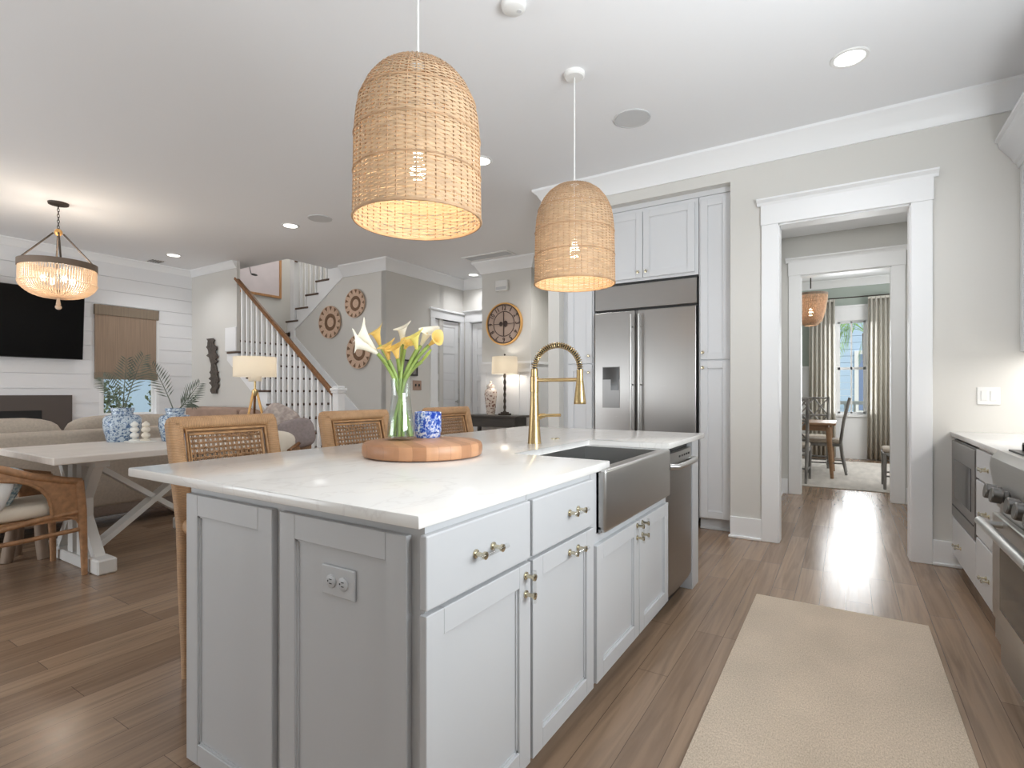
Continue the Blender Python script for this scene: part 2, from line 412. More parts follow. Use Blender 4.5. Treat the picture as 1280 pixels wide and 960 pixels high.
# butcher block: wedges of maple
m, nt, b = newmat('butcher_block'); M['block'] = m
wv = nd(nt, 'ShaderNodeTexBrick'); nt.links.new(coords(nt, (1, 1, 0.0), (0, 0, 0.6)), wv.inputs['Vector'])
wv.inputs['Color1'].default_value = rgb(206, 156, 118); wv.inputs['Color2'].default_value = rgb(168, 120, 86); wv.inputs['Mortar'].default_value = rgb(150, 106, 76)
wv.inputs['Scale'].default_value = 1; wv.inputs['Brick Width'].default_value = 0.9; wv.inputs['Row Height'].default_value = 0.048; wv.inputs['Mortar Size'].default_value = 0.0006
gn = nd(nt, 'ShaderNodeTexNoise'); gn.inputs['Scale'].default_value = 1; gn.inputs['Detail'].default_value = 4; nt.links.new(coords(nt, (40, 40, 6)), gn.inputs['Vector'])
nt.links.new(mixc(nt, 0.6, wv.outputs[0], ramp(nt, gn.outputs[0], [(0.3, (0.86, 0.85, 0.84, 1)), (0.7, (1.06, 1.06, 1.05, 1))]), 'MULTIPLY'), b.inputs['Base Color'])
b.inputs['Roughness'].default_value = 0.4

def wrapmat(name, c, axis, freq):
    m, nt, b = newmat(name)
    w = nd(nt, 'ShaderNodeTexWave'); w.bands_direction = axis; w.inputs['Scale'].default_value = freq; w.inputs['Distortion'].default_value = 1.0; w.inputs['Detail Scale'].default_value = 3
    nt.links.new(coords(nt), w.inputs['Vector'])
    n = nd(nt, 'ShaderNodeTexNoise'); n.inputs['Scale'].default_value = 22; n.inputs['Detail'].default_value = 3; nt.links.new(coords(nt), n.inputs['Vector'])
    d = tuple(x*0.68 for x in c[:3])+(1,)
    a = ramp(nt, w.outputs[0], [(0.0, d), (0.35, c), (1, c)])
    nt.links.new(mixc(nt, 0.8, a, ramp(nt, n.outputs[0], [(0.3, (0.78, 0.75, 0.72, 1)), (0.7, (1.05, 1.05, 1.05, 1))]), 'MULTIPLY'), b.inputs['Base Color'])
    b.inputs['Roughness'].default_value = 0.5; bump(nt, b, w.outputs[0], 0.5, 0.003)
    return m
M['wrap_z'] = wrapmat('wrapped_rattan_upright', rgb(184, 145, 106), 'Z', 45)
M['wrap_y'] = wrapmat('wrapped_rattan_rail', rgb(190, 150, 110), 'Y', 45)

# ------------------------------------------------------------------ structure
CZ = 3.17
struct('floor', MB().box(-10, 3.2, -3.6, 12, -0.12, 0), M['floor'])
# ceiling with stairwell opening (X<-7.04, Y>4.88)
struct('ceiling', MB().box(-9.3, 1.3, -3.4, 4.88, CZ, CZ+0.3).box(-7.04, 1.3, 4.88, 8.2, CZ, CZ+0.3), M['ceil'])
struct('ceiling_hall', MB().box(-0.7, 0.7, 4.76, 6.93, 2.98, 3.12), M['ceil'])
struct('ceiling_dining', MB().box(-3.2, 2.2, 7.09, 11.3, 3.2, 3.3), M['ceil'])
# kitchen back wall, Y = 4.62
kb = MB()
kb.box(-2.49, -2.37, 4.62, 6.0, 0, CZ)
kb.box(-2.37, -0.80, 4.62, 4.74, 2.905, CZ)
kb.box(-0.80, -0.45, 4.62, 4.74, 0, CZ).box(-0.45, 0.39, 4.62, 4.74, 2.50, CZ).box(0.39, 1.38, 4.62, 4.74, 0, CZ)
kb.box(-0.80, -0.72, 4.74, 5.45, 0, CZ).box(-2.37, -0.72, 5.45, 5.55, 0, CZ)
struct('wall_kitchen', kb, M['wall'])
struct('wall_right', MB().box(1.26, 1.38, -1.4, 0.5, 0, CZ).box(1.26, 1.38, 2.1, 4.62, 0, CZ).box(1.26, 1.38, 0.5, 2.1, 0, 1.0).box(1.26, 1.38, 0.5, 2.1, 2.3, CZ), M['wall'])
fb = MB().box(-2.9, 1.38, -1.5, -1.4, 0, CZ).box(-2.9, -2.8, -3.4, -1.5, 0, CZ)
for x in (-9.1, -7.3, -5.3, -3.3): fb.box(x, x+0.4, -3.5, -3.4, 0, CZ)
fb.box(-9.1, -2.9, -3.5, -3.4, 2.6, CZ).box(-9.1, -2.9, -3.5, -3.4, 0, 0.25)
struct('wall_front', fb, M['wall'])
struct('added_sun_blocker', MB().box(1.38, 3.0, 0.0, 2.6, 2.55, 2.65), M['trim'])  # unseen slab added to keep the sun out of the right-wall opening
# passage between kitchen and dining room
struct('wall_passage', MB().box(-0.77, -0.65, 4.74, 6.95, 0, 3.0).box(0.65, 0.77, 4.74, 6.95, 0, 3.0), M['wall_hall'])
struct('wall_dining_front', MB().box(-3.2, -0.447, 6.95, 7.07, 0, 3.2).box(-0.447, 0.419, 6.95, 7.07, 2.53, 3.2).box(0.419, 2.2, 6.95, 7.07, 0, 3.2), M['wall_hall'])
wdn = MB(); WY = 11.2
wdn.box(-3.2, -0.16, WY, WY+0.12, 0, 3.2).box(0.34, 2.2, WY, WY+0.12, 0, 3.2).box(-0.16, 0.34, WY, WY+0.12, 0, 0.78).box(-0.16, 0.34, WY, WY+0.12, 2.6, 3.2)
wdn.box(-3.3, -3.2, 7.07, WY, 0, 3.2)
wdn.box(2.2, 2.3, 7.07, WY, 0, 3.2)
struct('wall_dining_back', wdn, M['wall_dining'])
wn = MB().box(-3.19, -0.18, WY-0.02, WY, 0, 1.62).box(0.36, 2.19, WY-0.02, WY, 0, 1.62).box(-0.18, 0.36, WY-0.02, WY, 0, 0.74)
wn.box(-3.19, -0.25, WY-0.045, WY, 1.62, 1.66)
for x in (-1.6, -1.1, -0.62, 0.7, 1.2, 1.7): wn.box(x-0.04, x+0.04, WY-0.03, WY-0.02, 0.2, 1.6)
struct('trim_dining_wainscot', wn, M['trim'])
# left shiplap wall with window opening Y 3.27..4.06, z .8..2.42
sw = MB().box(-9.3, -9.12, -3.4, 3.27, 0, CZ).box(-9.3, -9.12, 4.06, 4.7, 0, CZ).box(-9.3, -9.12, 3.27, 4.06, 0, 0.8).box(-9.3, -9.12, 3.27, 4.06, 2.42, CZ)
z = 0.0
while z < CZ:
    z1 = min(z+0.205, CZ)
    segs = [(-3.4, 4.55)] if (z1 <= 0.8 or z >= 2.42) else [(-3.4, 3.27), (4.06, 4.55)]
    for y0, y1 in segs: sw.box(-9.12, -9.10, y0, y1, z+0.003, z1-0.003)
    z += 0.205
struct('wall_left', sw, M['ship'])
# back wall of the living room, its lower part runs under the stair
RUN, RISE = 0.252, 0.1955
def nx(n): return -7.0-RUN*(n-7)
def nz(n): return RISE*n-0.155
ub = MB()
poly = [(-9.12, 0), (-9.12, CZ), (-7.80, CZ), (-7.80, 1.51), (-6.73, 0.71), (-5.83, 0.03), (-5.80, 0)]
ub.prism(poly, lambda u, v, a: (u, a, v), 4.55, 4.60)
struct('wall_back', ub, M['wall'])
# stairwell walls going up, wall under the upper flight, hall walls
hw = MB().box(-9.06, -8.9, 4.6, 8.2, 0, 5.8).box(-8.9, -5.8, 6.9, 7.0, 0, 5.8)
hw.prism([(-7.95, 0), (-7.95, 2.25), (-7.62, 2.44), (-6.727, 3.01), (-6.727, CZ), (-5.8, CZ), (-5.8, 0)], lambda u, v, a: (u, a, v), 5.67, 5.75)
hw.box(-7.04, -6.9, 4.88, 6.9, CZ+0.3, 5.8)
hw.box(-8.9, -7.04, 4.74, 4.88, CZ+0.3, 5.8).box(-9.06, -5.8, 4.74, 7.0, 5.8, 5.9)
struct('wall_stairwell', hw, M['wall'])
hh = MB().box(-5.9, -5.8, 5.67, 6.77, 0, CZ).box(-5.9, -5.8, 6.77, 7.45, 2.50, CZ).box(-5.9, -5.8, 7.45, 7.62, 0, CZ)
hh.box(-5.8, -5.66, 7.55, 7.67, 0, CZ).box(-5.66, -4.9, 7.55, 7.67, 2.5, CZ).box(-4.9, -4.5, 7.55, 7.67, 0, CZ)
hh.box(-6.9, -6.8, 6.2, 8.2, 0, CZ).box(-6.9, -3.0, 8.1, 8.2, 0, CZ)
struct('wall_hall', hh, M['wall'])
ck = MB().box(-4.75, -3.87, 6.66, 7.3, 0, CZ).box(-3.87, -2.37, 7.3, 7.4, 0, CZ)
struct('wall_clock', ck, M['wall'])
wc = MB().box(-4.76, -3.85, 6.635, 6.66, 0, 1.6).box(-3.87, -3.85, 6.66, 7.28, 0, 1.6).box(-3.85, -2.37, 7.28, 7.3, 0, 1.6)
wc.box(-4.77, -3.84, 6.60, 6.66, 1.6, 1.64).box(-3.87, -3.83, 6.66, 7.27, 1.6, 1.64).box(-3.83, -2.37, 7.26, 7.3, 1.6, 1.64)
for x in (-4.7, -4.1): wc.box(x-0.045, x+0.045, 6.625, 6.635, 0.2, 1.6)
wc.box(-4.76, -3.85, 6.62, 6.635, 1.48, 1.6)
struct('trim_clock_wainscot', wc, M['trim'])

# crown mouldings: profile (out, down)
CP = [(0, -0.17), (0.018, -0.17), (0.024, -0.145), (0.05, -0.11), (0.085, -0.05), (0.105, -0.035), (0.12, -0.02), (0.12, 0), (0, 0)]
def crown(name, pts, zc=CZ, scale=1.0):
    """moulding swept along a plan polyline, room side on its left, mitred at the corners"""
    mb = MB(); n = len(pts); P = [Vector((x, y, 0)) for x, y in pts]; rings = []
    nr = [Vector((-(b_.y-a_.y), b_.x-a_.x, 0)).normalized() for a_, b_ in zip(P, P[1:])]
    for i in range(n):
        if i == 0: m_ = nr[0]
        elif i == n-1: m_ = nr[-1]
        else:
            m_ = nr[i-1]+nr[i]; m_ = m_/max(0.2, m_.length_squared)*2
        rings.append([mb.bm.verts.new(P[i]+m_*u*scale+Vector((0, 0, zc+v*scale))) for u, v in CP])
    for A_, B_ in zip(rings, rings[1:]):
        for k_ in range(len(CP)): mb.bm.faces.new((A_[k_], A_[(k_+1) % len(CP)], B_[(k_+1) % len(CP)], B_[k_]))
    mb.bm.faces.new(rings[0]); mb.bm.faces.new(rings[-1][::-1])
    struct(name, mb, M['trim'], 30)
crown('trim_crown_kitchen', [(1.26, -1.4), (1.26, 4.62), (-2.49, 4.62), (-2.49, 6.0)])
crown('trim_crown_clock', [(-2.49, 7.3), (-3.87, 7.3), (-3.87, 6.66), (-4.75, 6.66), (-4.75, 7.55)])
crown('trim_crown_hall', [(-4.75, 7.55), (-5.8, 7.55), (-5.8, 5.67), (-6.727, 5.67)])
crown('trim_crown_living', [(-7.8, 4.55), (-9.1, 4.55), (-9.1, -3.4)], CZ, 0.6)
crown('trim_crown_dining', [(2.2, WY), (-3.2, WY)], 3.2, 0.8)

def casing(name, x0, x1, ytop, yf, z_open, w=0.115, t=0.022, plinth=True):
    """door casing around an opening on a wall whose face (towards -Y) is yf"""
    mb = MB()
    mb.box(x0-w, x0+0.006, yf-t, yf, 0, z_open, 0.003).box(x1-0.006, x1+w, yf-t, yf, 0, z_open, 0.003)
    mb.box(x0-w-0.006, x1+w+0.006, yf-t-0.004, yf, z_open, z_open+0.16, 0.003)
    mb.prism([(0, 0), (0.02, 0), (0.028, 0.018), (0.055, 0.035), (0.055, 0.048), (0, 0.048)], lambda u, v, a: (a, yf-t-u+0.015, z_open+0.155+v), x0-w-0.032, x1+w+0.032)
    mb.box(x0-0.004, x0+0.012, yf-0.004, ytop, 0, z_open+0.002).box(x1-0.012, x1+0.004, yf-0.004, ytop, 0, z_open+0.002).box(x0, x1, yf-0.004, ytop, z_open-0.012, z_open+0.004)
    return struct(name, mb, M['trim'])
casing('door_1', -0.45, 0.39, 4.76, 4.62, 2.50)
casing('door_2', -0.447, 0.419, 7.09, 6.95, 2.53)
bb = MB().box(-0.80, -0.565, 4.602, 4.62, 0, 0.17, 0.003).box(-0.81, -0.565, 4.585, 4.62, 0, 0.02, 0.004).box(0.505, 0.66, 4.602, 4.62, 0, 0.17, 0.003).box(0.505, 0.66, 4.585, 4.62, 0, 0.02, 0.004)
struct('baseboard_kitchen', bb, M['trim'])
struct('baseboard_passage', MB().box(-0.65, -0.632, 4.76, 6.95, 0, 0.17).box(0.632, 0.65, 4.76, 6.95, 0, 0.17).box(-0.65, -0.57, 6.932, 6.95, 0, 0.17).box(0.54, 0.65, 6.932, 6.95, 0, 0.17).box(-0.65, -0.615, 4.76, 6.95, 0, 0.02), M['trim'])
struct('baseboard_living', MB().box(-9.1, -5.95, 4.532, 4.55, 0, 0.16).box(-9.1, -9.082, -3.4, 4.55, 0, 0.16), M['trim'])
struct('baseboard_hall', MB().box(-5.8, -5.782, 5.67, 6.65, 0, 0.16).box(-7.7, -5.782, 5.652, 5.67, 0, 0.16), M['trim'])
# hall doors on X=-5.8 and Y=7.55
def casing_x(name, y0, y1, xf, zo, w=0.11, t=0.022):
    mb = MB().box(xf, xf+t, y0-w, y0, 0, zo, 0.003).box(xf, xf+t, y1, y1+w, 0, zo, 0.003)
    mb.box(xf, xf+t+0.004, y0-w-0.006, y1+w+0.006, zo, zo+0.13, 0.003).box(xf, xf+t+0.03, y0-w-0.03, y1+w+0.03, zo+0.13, zo+0.165, 0.006)
    return struct(name, mb, M['trim'])
casing_x('trim_hall_casing', 6.77, 7.45, -5.8, 2.42)
def panel_door(name, o, u, n, w, h, rows):
    Mx = fr(o, u, (0, 0, 1), n); mb = MB().box(0, w, 0, h, 0, 0.025, 0, 1, Mx)
    st = 0.1; mb.box(0, st, 0, h, 0.025, 0.036, 0.002, 1, Mx).box(w-st, w, 0, h, 0.025, 0.036, 0.002, 1, Mx)
    ph = (h-st*(rows+1))/rows
    for i in range(rows+1): mb.box(st, w-st, i*(ph+st), i*(ph+st)+st, 0.025, 0.036, 0.002, 1, Mx)
    for i in range(rows): mb.box(st+0.025, w-st-0.025, i*(ph+st)+st+0.025, (i+1)*(ph+st)-0.025, 0.025, 0.031, 0.003, 1, Mx)
    return struct(name, mb, M['trim'])
d3 = panel_door('door_3', (-5.86, 6.78, 0.01), (0, 1, 0), (1, 0, 0), 0.66, 2.40, 5)
k = MB(); k.lathe([(0.012, 0), (0.012, 0.04), (0.03, 0.05), (0.03, 0.07), (0.0, 0.08)], (-5.83, 7.37, 1.02), 16, Matrix.Rotation(PI/2, 4, 'Y')); k.build('door_knob', M['steel'], d3, 40)
h = MB()
for z in (0.3, 1.2, 2.1): h.tube([(-5.818, 7.44, z-0.05), (-5.818, 7.44, z+0.05)], 0.008)
h.build('hinge', M['steel'], d3, 40)
casing('trim_hall_end_casing', -5.64, -4.92, 7.60, 7.55, 2.42, 0.1)
panel_door('door_4', (-5.62, 7.62, 0.01), (1, 0, 0), (0, -1, 0), 0.68, 2.39, 5)

# ------------------------------------------------------------------ kitchen island
IX0, IX1 = -1.775, -0.787       # carcass
IYA, IYB = 0.886, 3.40
def pull(root, c, along, n, L=0.11):
    """acrylic bar on two brass posts, centre c on the front plane, bar along, standing off along n"""
    c, a, n = Vector(c), Vector(along), Vector(n)
    for s in (-1, 1):
        q = c+a*(s*L*0.29); p = MB()
        p.lathe([(0.011, 0), (0.011, 0.004), (0.0062, 0.0055), (0.0055, 0.02), (0.006, 0.027), (0.0098, 0.027), (0.0098, 0.033), (0, 0.036)], q, 14, n.to_track_quat('Z', 'Y').to_matrix().to_4x4())
        p.build('pull_post', M['nickel'], root, 40)
    o = MB().tube([c+n*0.029-a*L*0.5, c+n*0.029+a*L*0.5], 0.0065, 12).build('pull_bar', M['acrylic'], root, 40)
    o['label'] = 'clear acrylic pull bar'
UF, NF = (0, 1, 0), (1, 0, 0)   # island front: width along +Y, facing +X
def front(root, nm, y0, y1, z0, z1, slab=False, fx=IX1, st=0.06):
    return shaker((fx, y0, z0), UF, NF, y1-y0, z1-z0, 0.02, st, slab=slab).build(nm, M['isl'], root)
c1 = thing('base_cabinet', 'grey island cabinet at the near corner with a wide drawer over one door', 'cabinet', (-1.2, 1.1, 0), 'island cabinets')
MB().box(IX0, IX1, IYA, 1.322, 0.11, 0.885).box(IX0, IX1-0.075, IYA, 1.322, 0, 0.11).box(IX0, IX1, IYA, IYA+0.02, 0, 0.11).build('body', M['isl'], c1)
d = front(c1, 'drawer', 0.869, 1.316, 0.703, 0.868, True); pull(d, (-0.767, 1.085, 0.785), UF, NF, 0.13)
d = front(c1, 'door', 0.869, 1.316, 0.115, 0.693); pull(d, (-0.767, 1.287, 0.635), (0, 0, 1), NF, 0.09)
# panelled end of the island
for a0, a1 in ((-1.77, -1.321), (-1.287, -0.825)):
    shaker((a0, IYA, 0.02), (1, 0, 0), (0, -1, 0), a1-a0, 0.84, 0.018, 0.065, 0.01).build('end_panel', M['isl'], c1)
op = thing('power_outlet', 'grey double power outlet on the island end panel', 'outlet', (-1.057, 0.877, 0.71))
ox, oy, oz = -1.057, 0.8780, 0.712
MB().box(ox-0.06, ox+0.06, oy-0.007, oy, oz-0.0375, oz+0.0375, 0.004, 2).build('plate', M['isl'], op)
for s in (-1, 1):
    so = MB().lathe([(0.0, 0.004), (0.015, 0.004), (0.0165, 0.003), (0.0165, 0)], (ox+s*0.022, oy-0.007, oz), 20, Matrix.Rotation(PI/2, 4, 'X')).build('socket', M['isl'], op, 40)
    sl = MB().box(ox+s*0.022-0.004, ox+s*0.022+0.005, oy-0.0118, oy-0.0108, oz+0.004, oz+0.0062).box(ox+s*0.022-0.004, ox+s*0.022+0.005, oy-0.0118, oy-0.0108, oz-0.0062, oz-0.004)
    sl.box(ox+s*0.022-0.011, ox+s*0.022-0.0075, oy-0.0118, oy-0.0108, oz-0.002, oz+0.002); sl.build('slot', M['dark'], so)
c2 = thing('base_cabinet', 'grey island cabinet between the near corner cabinet and the sink', 'cabinet', (-1.2, 1.55, 0), 'island cabinets')
MB().box(IX0, IX1, 1.324, 1.778, 0.11, 0.885).box(IX0, IX1-0.075, 1.324, 1.778, 0, 0.11).build('body', M['isl'], c2)
d = front(c2, 'drawer', 1.33, 1.768, 0.703, 0.868, True); pull(d, (-0.767, 1.60, 0.785), UF, NF, 0.11)
d = front(c2, 'door', 1.33, 1.768, 0.115, 0.693); pull(d, (-0.767, 1.60, 0.655), UF, NF, 0.11)
c3 = thing('base_cabinet', 'grey island cabinet with two doors under the steel sink', 'cabinet', (-1.2, 2.25, 0), 'island cabinets')
MB().box(IX0, IX1, 1.780, 2.735, 0.11, 0.652).box(IX0, IX1-0.075, 1.780, 2.735, 0, 0.11).box(IX0, IX1, 1.780, 1.836, 0.652, 0.885).box(IX0, IX1, 2.706, 2.735, 0.652, 0.885).box(IX0, -1.26, 1.836, 2.706, 0.652, 0.885).build('body', M['isl'], c3)
d = front(c3, 'door', 1.797, 2.262, 0.115, 0.618); pull(d, (-0.767, 2.232, 0.575), (0, 0, 1), NF, 0.09)
d = front(c3, 'door', 2.27, 2.712, 0.115, 0.618); pull(d, (-0.767, 2.30, 0.575), (0, 0, 1), NF, 0.09)
# dishwasher
dw = thing('dishwasher', 'stainless steel dishwasher at the far end of the island', 'dishwasher', (-1.1, 3.0, 0))
MB().box(IX0+0.3, IX1-0.02, 2.742, 3.245, 0.1, 0.872).build('body', M['dark'], dw)
MB().box(IX0+0.3, IX1-0.06, 2.742, 3.245, 0.0, 0.1).build('toe_kick', M['black'], dw)
pd = MB()
pts = [(0, 0.0), (0.02, 0.008), (0.028, 0.11), (0.03, 0.25), (0.028, 0.39), (0.02, 0.49), (0, 0.498)]
pd.prism(pts, lambda u, v, a: (IX1-0.012+u, 2.745+v, a), 0.115, 0.79)
pd.build('door', M['steel_f'], dw, 30)
MB().prism(pts, lambda u, v, a: (IX1-0.012+u, 2.745+v, a), 0.794, 0.858).build('control_panel', M['steel'], dw, 30)
hb = MB().tube([(IX1+0.012, 2.775, 0.79), (IX1+0.048, 2.80, 0.79), (IX1+0.056, 3.0, 0.79), (IX1+0.048, 3.19, 0.79), (IX1+0.012, 3.215, 0.79)], 0.016, 12, flat=0.8)
hb.build('handle', M['steel'], dw, 40)
for i in range(5): MB().box(IX1+0.014, IX1+0.019, 2.93+i*0.05, 2.955+i*0.05, 0.825, 0.835).build('button', M['black'], dw)
ep = MB().box(IX0, -0.775, 3.252, 3.40, 0.0, 0.885, 0.002)
tag(ep.build('island_end_panel', M['isl']), 'white panel closing the island end past the dishwasher', 'cabinet panel')
ib = MB().box(IX0, IX0+0.30, 2.737, 3.25, 0, 0.885)
tag(ib.build('island_back_panel', M['isl']), 'grey back panel of the island behind the dishwasher', 'cabinet panel')
# worktop with sink notch
ct = MB()
A = [(-2.13, 0.85), (-0.772, 0.85), (-0.772, 1.936), (-1.218, 1.936), (-1.218, 2.745), (-0.772, 2.745), (-0.772, 3.555), (-2.13, 3.555)]
ct.prism(A, lambda u, v, a: (u, v, a), 0.885, 0.915)
bmesh.ops.bevel(ct.bm, geom=[e for e in ct.bm.edges], offset=0.004, segments=2, affect='EDGES', profile=0.5)
tag(ct.build('countertop', M['quartz'], None, 40), 'white stone worktop of the kitchen island with a sink cutout', 'countertop')
# apron sink
sk = thing('apron_sink', 'stainless steel farmhouse sink set in the island worktop', 'sink', (-0.98, 2.27, 0.655))
SX0, SX1, SY0, SY1, SZ0, SZ1 = -1.235, -0.752, 1.846, 2.701, 0.655, 0.8845
s_ = MB()
s_.box(SX0, SX1-0.02, SY0, SY1, SZ0, SZ0+0.02)
s_.box(SX0, SX0+0.02, SY0, SY1, SZ0, SZ1).box(SX0, SX1-0.03, SY0, SY0+0.02, SZ0, SZ1).box(SX0, SX1-0.03, SY1-0.02, SY1, SZ0, SZ1)
s_.build('basin', M['steel_s'], sk)
ap = MB().box(SX1-0.055, SX1, SY0, SY1, SZ0, 0.892, 0.012, 4).build('apron', M['steel'], sk, 30)
MB().lathe([(0.045, 0), (0.045, 0.004), (0.03, 0.002), (0.0, 0.001)], (-1.0, 2.27, SZ0+0.02), 24).build('drain', M['steel_d'], sk, 40)

# faucet
fc = thing('kitchen_faucet', 'brushed brass spring faucet standing behind the island sink', 'faucet', (-1.37, 2.39, 0.915))
fx, fy = -1.37, 2.39
MB().lathe([(0.036, 0.915), (0.036, 0.918), (0.0335, 0.93), (0.029, 1.0), (0.0235, 1.10), (0.021, 1.175), (0.0205, 1.18), (0.0225, 1.182), (0.0225, 1.26), (0.019, 1.263), (0.018, 1.30), (0.016, 1.302), (0, 1.302)], (fx, fy, 0), 28).build('post', M['brass'], fc, 35)
R = 0.1295; cxr = fx+R
arc = [(fx, fy, 1.285)]+[(cxr-R*math.cos(a), fy, 1.30+R*0.92*math.sin(a)) for a in [PI*i/24 for i in range(25)]]+[(fx+2*R, fy, 1.285)]
MB().tube(arc, 0.0085, 10).build('hose', M['dark'], fc, 60)
# spring coil
coil = []; N = 36*14
def arcp(t):
    L1 = len(arc)-1; s = t*L1; i = min(int(s), L1-1); f = s-i
    p = Vector(arc[i]).lerp(Vector(arc[i+1]), f); d = (Vector(arc[i+1])-Vector(arc[i])).normalized(); return p, d
for i in range(N+1):
    p, d = arcp(i/N); nn = Vector((0, 1, 0)); b2 = d.cross(nn).normalized(); a = 2*PI*36*i/N
    coil.append(p+(nn*math.cos(a)+b2*math.sin(a))*0.0135)
MB().tube(coil, 0.0028, 5).build('spring', M['brass'], fc, 60)
hx = fx+2*R
MB().lathe([(0.0, 1.122), (0.029, 1.122), (0.0305, 1.126), (0.029, 1.14), (0.022, 1.20), (0.018, 1.235), (0.0165, 1.24), (0.0165, 1.292), (0, 1.292)], (hx, fy, 0), 28).build('spray_head', M['brass'], fc, 35)
MB().tube([(fx, fy, 1.243), (hx, fy, 1.243)], 0.0095, 14).build('support_arm', M['brass'], fc, 35)
MB().tube([(fx, fy, 1.035), (fx+0.035, fy+0.012, 1.058), (fx+0.05, fy+0.02, 1.06), (fx+0.055, fy+0.02, 1.06), (fx+0.135, fy+0.035, 1.063)], [0.014, 0.014, 0.011, 0.008, 0.008], 12).build('lever', M['brass'], fc, 40)
for i, yy in enumerate((2.655, 2.685)):
    o = MB().lathe([(0.013, 0.915), (0.013, 0.919), (0.009, 0.921), (0, 0.921)], (-1.40+i*0.012, yy, 0), 16).build('counter_button', M['nickel'], None, 40)
    tag(o, ('small round metal button in the worktop closest to the faucet', 'small round metal button in the worktop nearer the fridge')[i], 'button', 'worktop buttons behind the sink')

# ------------------------------------------------------------------ things on the island
BX, BY = -1.504, 1.683
bd = MB().lathe([(0, 0.9175), (0.232, 0.9175), (0.244, 0.922), (0.249, 0.935), (0.249, 0.958), (0.244, 0.971), (0.232, 0.976), (0.0, 0.976)], (BX, BY, 0), 64)
bo = thing('wooden_board', 'round thick wooden board on the island holding the vase', 'serving board', (BX, BY, 0.915))
bd.build('board', M['block'], bo, 40)
MB().lathe([(0.1, 0.915), (0.1, 0.9176)], (BX, BY, 0), 32).build('turntable_foot', M['dark'], bo)
VX, VY, VZ = -1.617, 1.668, 0.976
va = thing('glass_vase', 'clear glass vase of calla lilies on the wooden board', 'vase', (VX, VY, VZ))
outer = [(0.0, 0.0), (0.056, 0.0), (0.060, 0.006), (0.059, 0.03), (0.054, 0.09), (0.046, 0.15), (0.041, 0.185), (0.040, 0.20), (0.044, 0.262)]
inner = [(0.041, 0.262), (0.037, 0.20), (0.038, 0.185), (0.043, 0.15), (0.051, 0.09), (0.056, 0.03), (0.054, 0.012), (0, 0.012)]
MB().lathe([(r, z+VZ) for r, z in outer+inner], (VX, VY, 0), 40).build('glass_body', M['vase'], va, 50)
# small clear foot ring rather than a filled volume
MB().lathe([(0, VZ+0.0125), (0.0535, VZ+0.0125), (0.0505, VZ+0.085), (0.0455, VZ+0.125), (0, VZ+0.125)], (VX, VY, 0), 32).build('water', M['water'], va, 50)
def calla(base, tip, size, m, label, foot, neck, bud=False):
    base, tip, foot, neck = Vector(base), Vector(tip), Vector(foot), Vector(neck)
    th = thing('calla_lily', label, 'flower', tuple(foot), 'calla lilies in the vase')
    P = []
    for i in range(17):
        t = i/16
        if t < 0.5: p = foot.lerp(neck, t/0.5)
        else:
            s = (t-0.5)/0.5; c = neck+(neck-foot).normalized()*(base-neck).length*0.45
            p = neck*(1-s)**2+c*2*s*(1-s)+base*s*s
        P.append(p)
    MB().tube(P, [0.0078]*17, 8).build('stem', M['stem'], th, 60)
    # trumpet spathe opening towards the tip, one side drawn out into a point
    ax = (tip-base); L = ax.length; ax.normalize()
    side = Vector((0.6, 0.3, 0.75)); side = (side-ax*side.dot(ax)).normalized(); s2 = ax.cross(side)
    mb = MB(); rings = []
    nu, nv = 24, 12
    for j in range(nv):
        v = j/(nv-1); ring = []
        for i in range(nu):
            a = 2*PI*i/nu; front_ = 0.5+0.5*math.cos(a)
            w_ = max(0.0, (v-0.5)/0.5)
            r = size*1.12*(0.22+0.62*v+0.42*w_**1.6) if not bud else size*0.42*(0.25+0.75*math.sin(PI*min(1, v*0.8+0.1)))
            lip = max(0.0, (v-0.78)/0.22)
            hgt = L*v*(0.74+0.20*front_**2) if not bud else L*v
            if not bud: hgt += L*(0.10*front_**5*lip-0.10*lip*(1-front_)-0.05*lip**2)
            flare = size*0.42*lip**1.5*(0.6+0.4*(1-front_)) if not bud else 0.0
            p = base+ax*hgt+(side*math.cos(a)+s2*math.sin(a)*0.85)*(r+flare)
            ring.append(mb.bm.verts.new(p))
        rings.append(ring)
    for A_, B_ in zip(rings, rings[1:]):
        for i in range(nu): mb.bm.faces.new((A_[i], A_[(i+1) % nu], B_[(i+1) % nu], B_[i]))
    mb.bm.faces.new(rings[0][::-1])
    o = mb.build('bloom', m, th, 80)
    if not bud:
        sp_ = MB().tube([base+ax*L*0.12, base+ax*L*0.35, base+ax*L*0.6], [0.003, 0.0035, 0.002], 8).build('spadix', M['flower_y'], o, 60)
    return th
calla((-1.690, 1.594, 1.352), (-1.744, 1.524, 1.470), 0.029, M['flower_w'], 'largest white calla lily, at the upper left of the vase', (-1.592, 1.710, 0.992), (-1.619, 1.646, 1.205))
calla((-1.654, 1.569, 1.342), (-1.738, 1.481, 1.409), 0.025, M['flower_w'], 'white calla lily leaning lowest to the left of the vase', (-1.589, 1.706, 0.992), (-1.633, 1.669, 1.205))
calla((-1.720, 1.646, 1.384), (-1.721, 1.610, 1.475), 0.024, M['flower_y'], 'deep yellow calla lily high on the left, beside the white ones', (-1.575, 1.683, 0.992), (-1.629, 1.666, 1.205))
calla((-1.637, 1.616, 1.317), (-1.626, 1.587, 1.405), 0.023, M['flower_y'], 'yellow calla lily left of centre, below the deep yellow one', (-1.593, 1.688, 0.992), (-1.615, 1.653, 1.205))
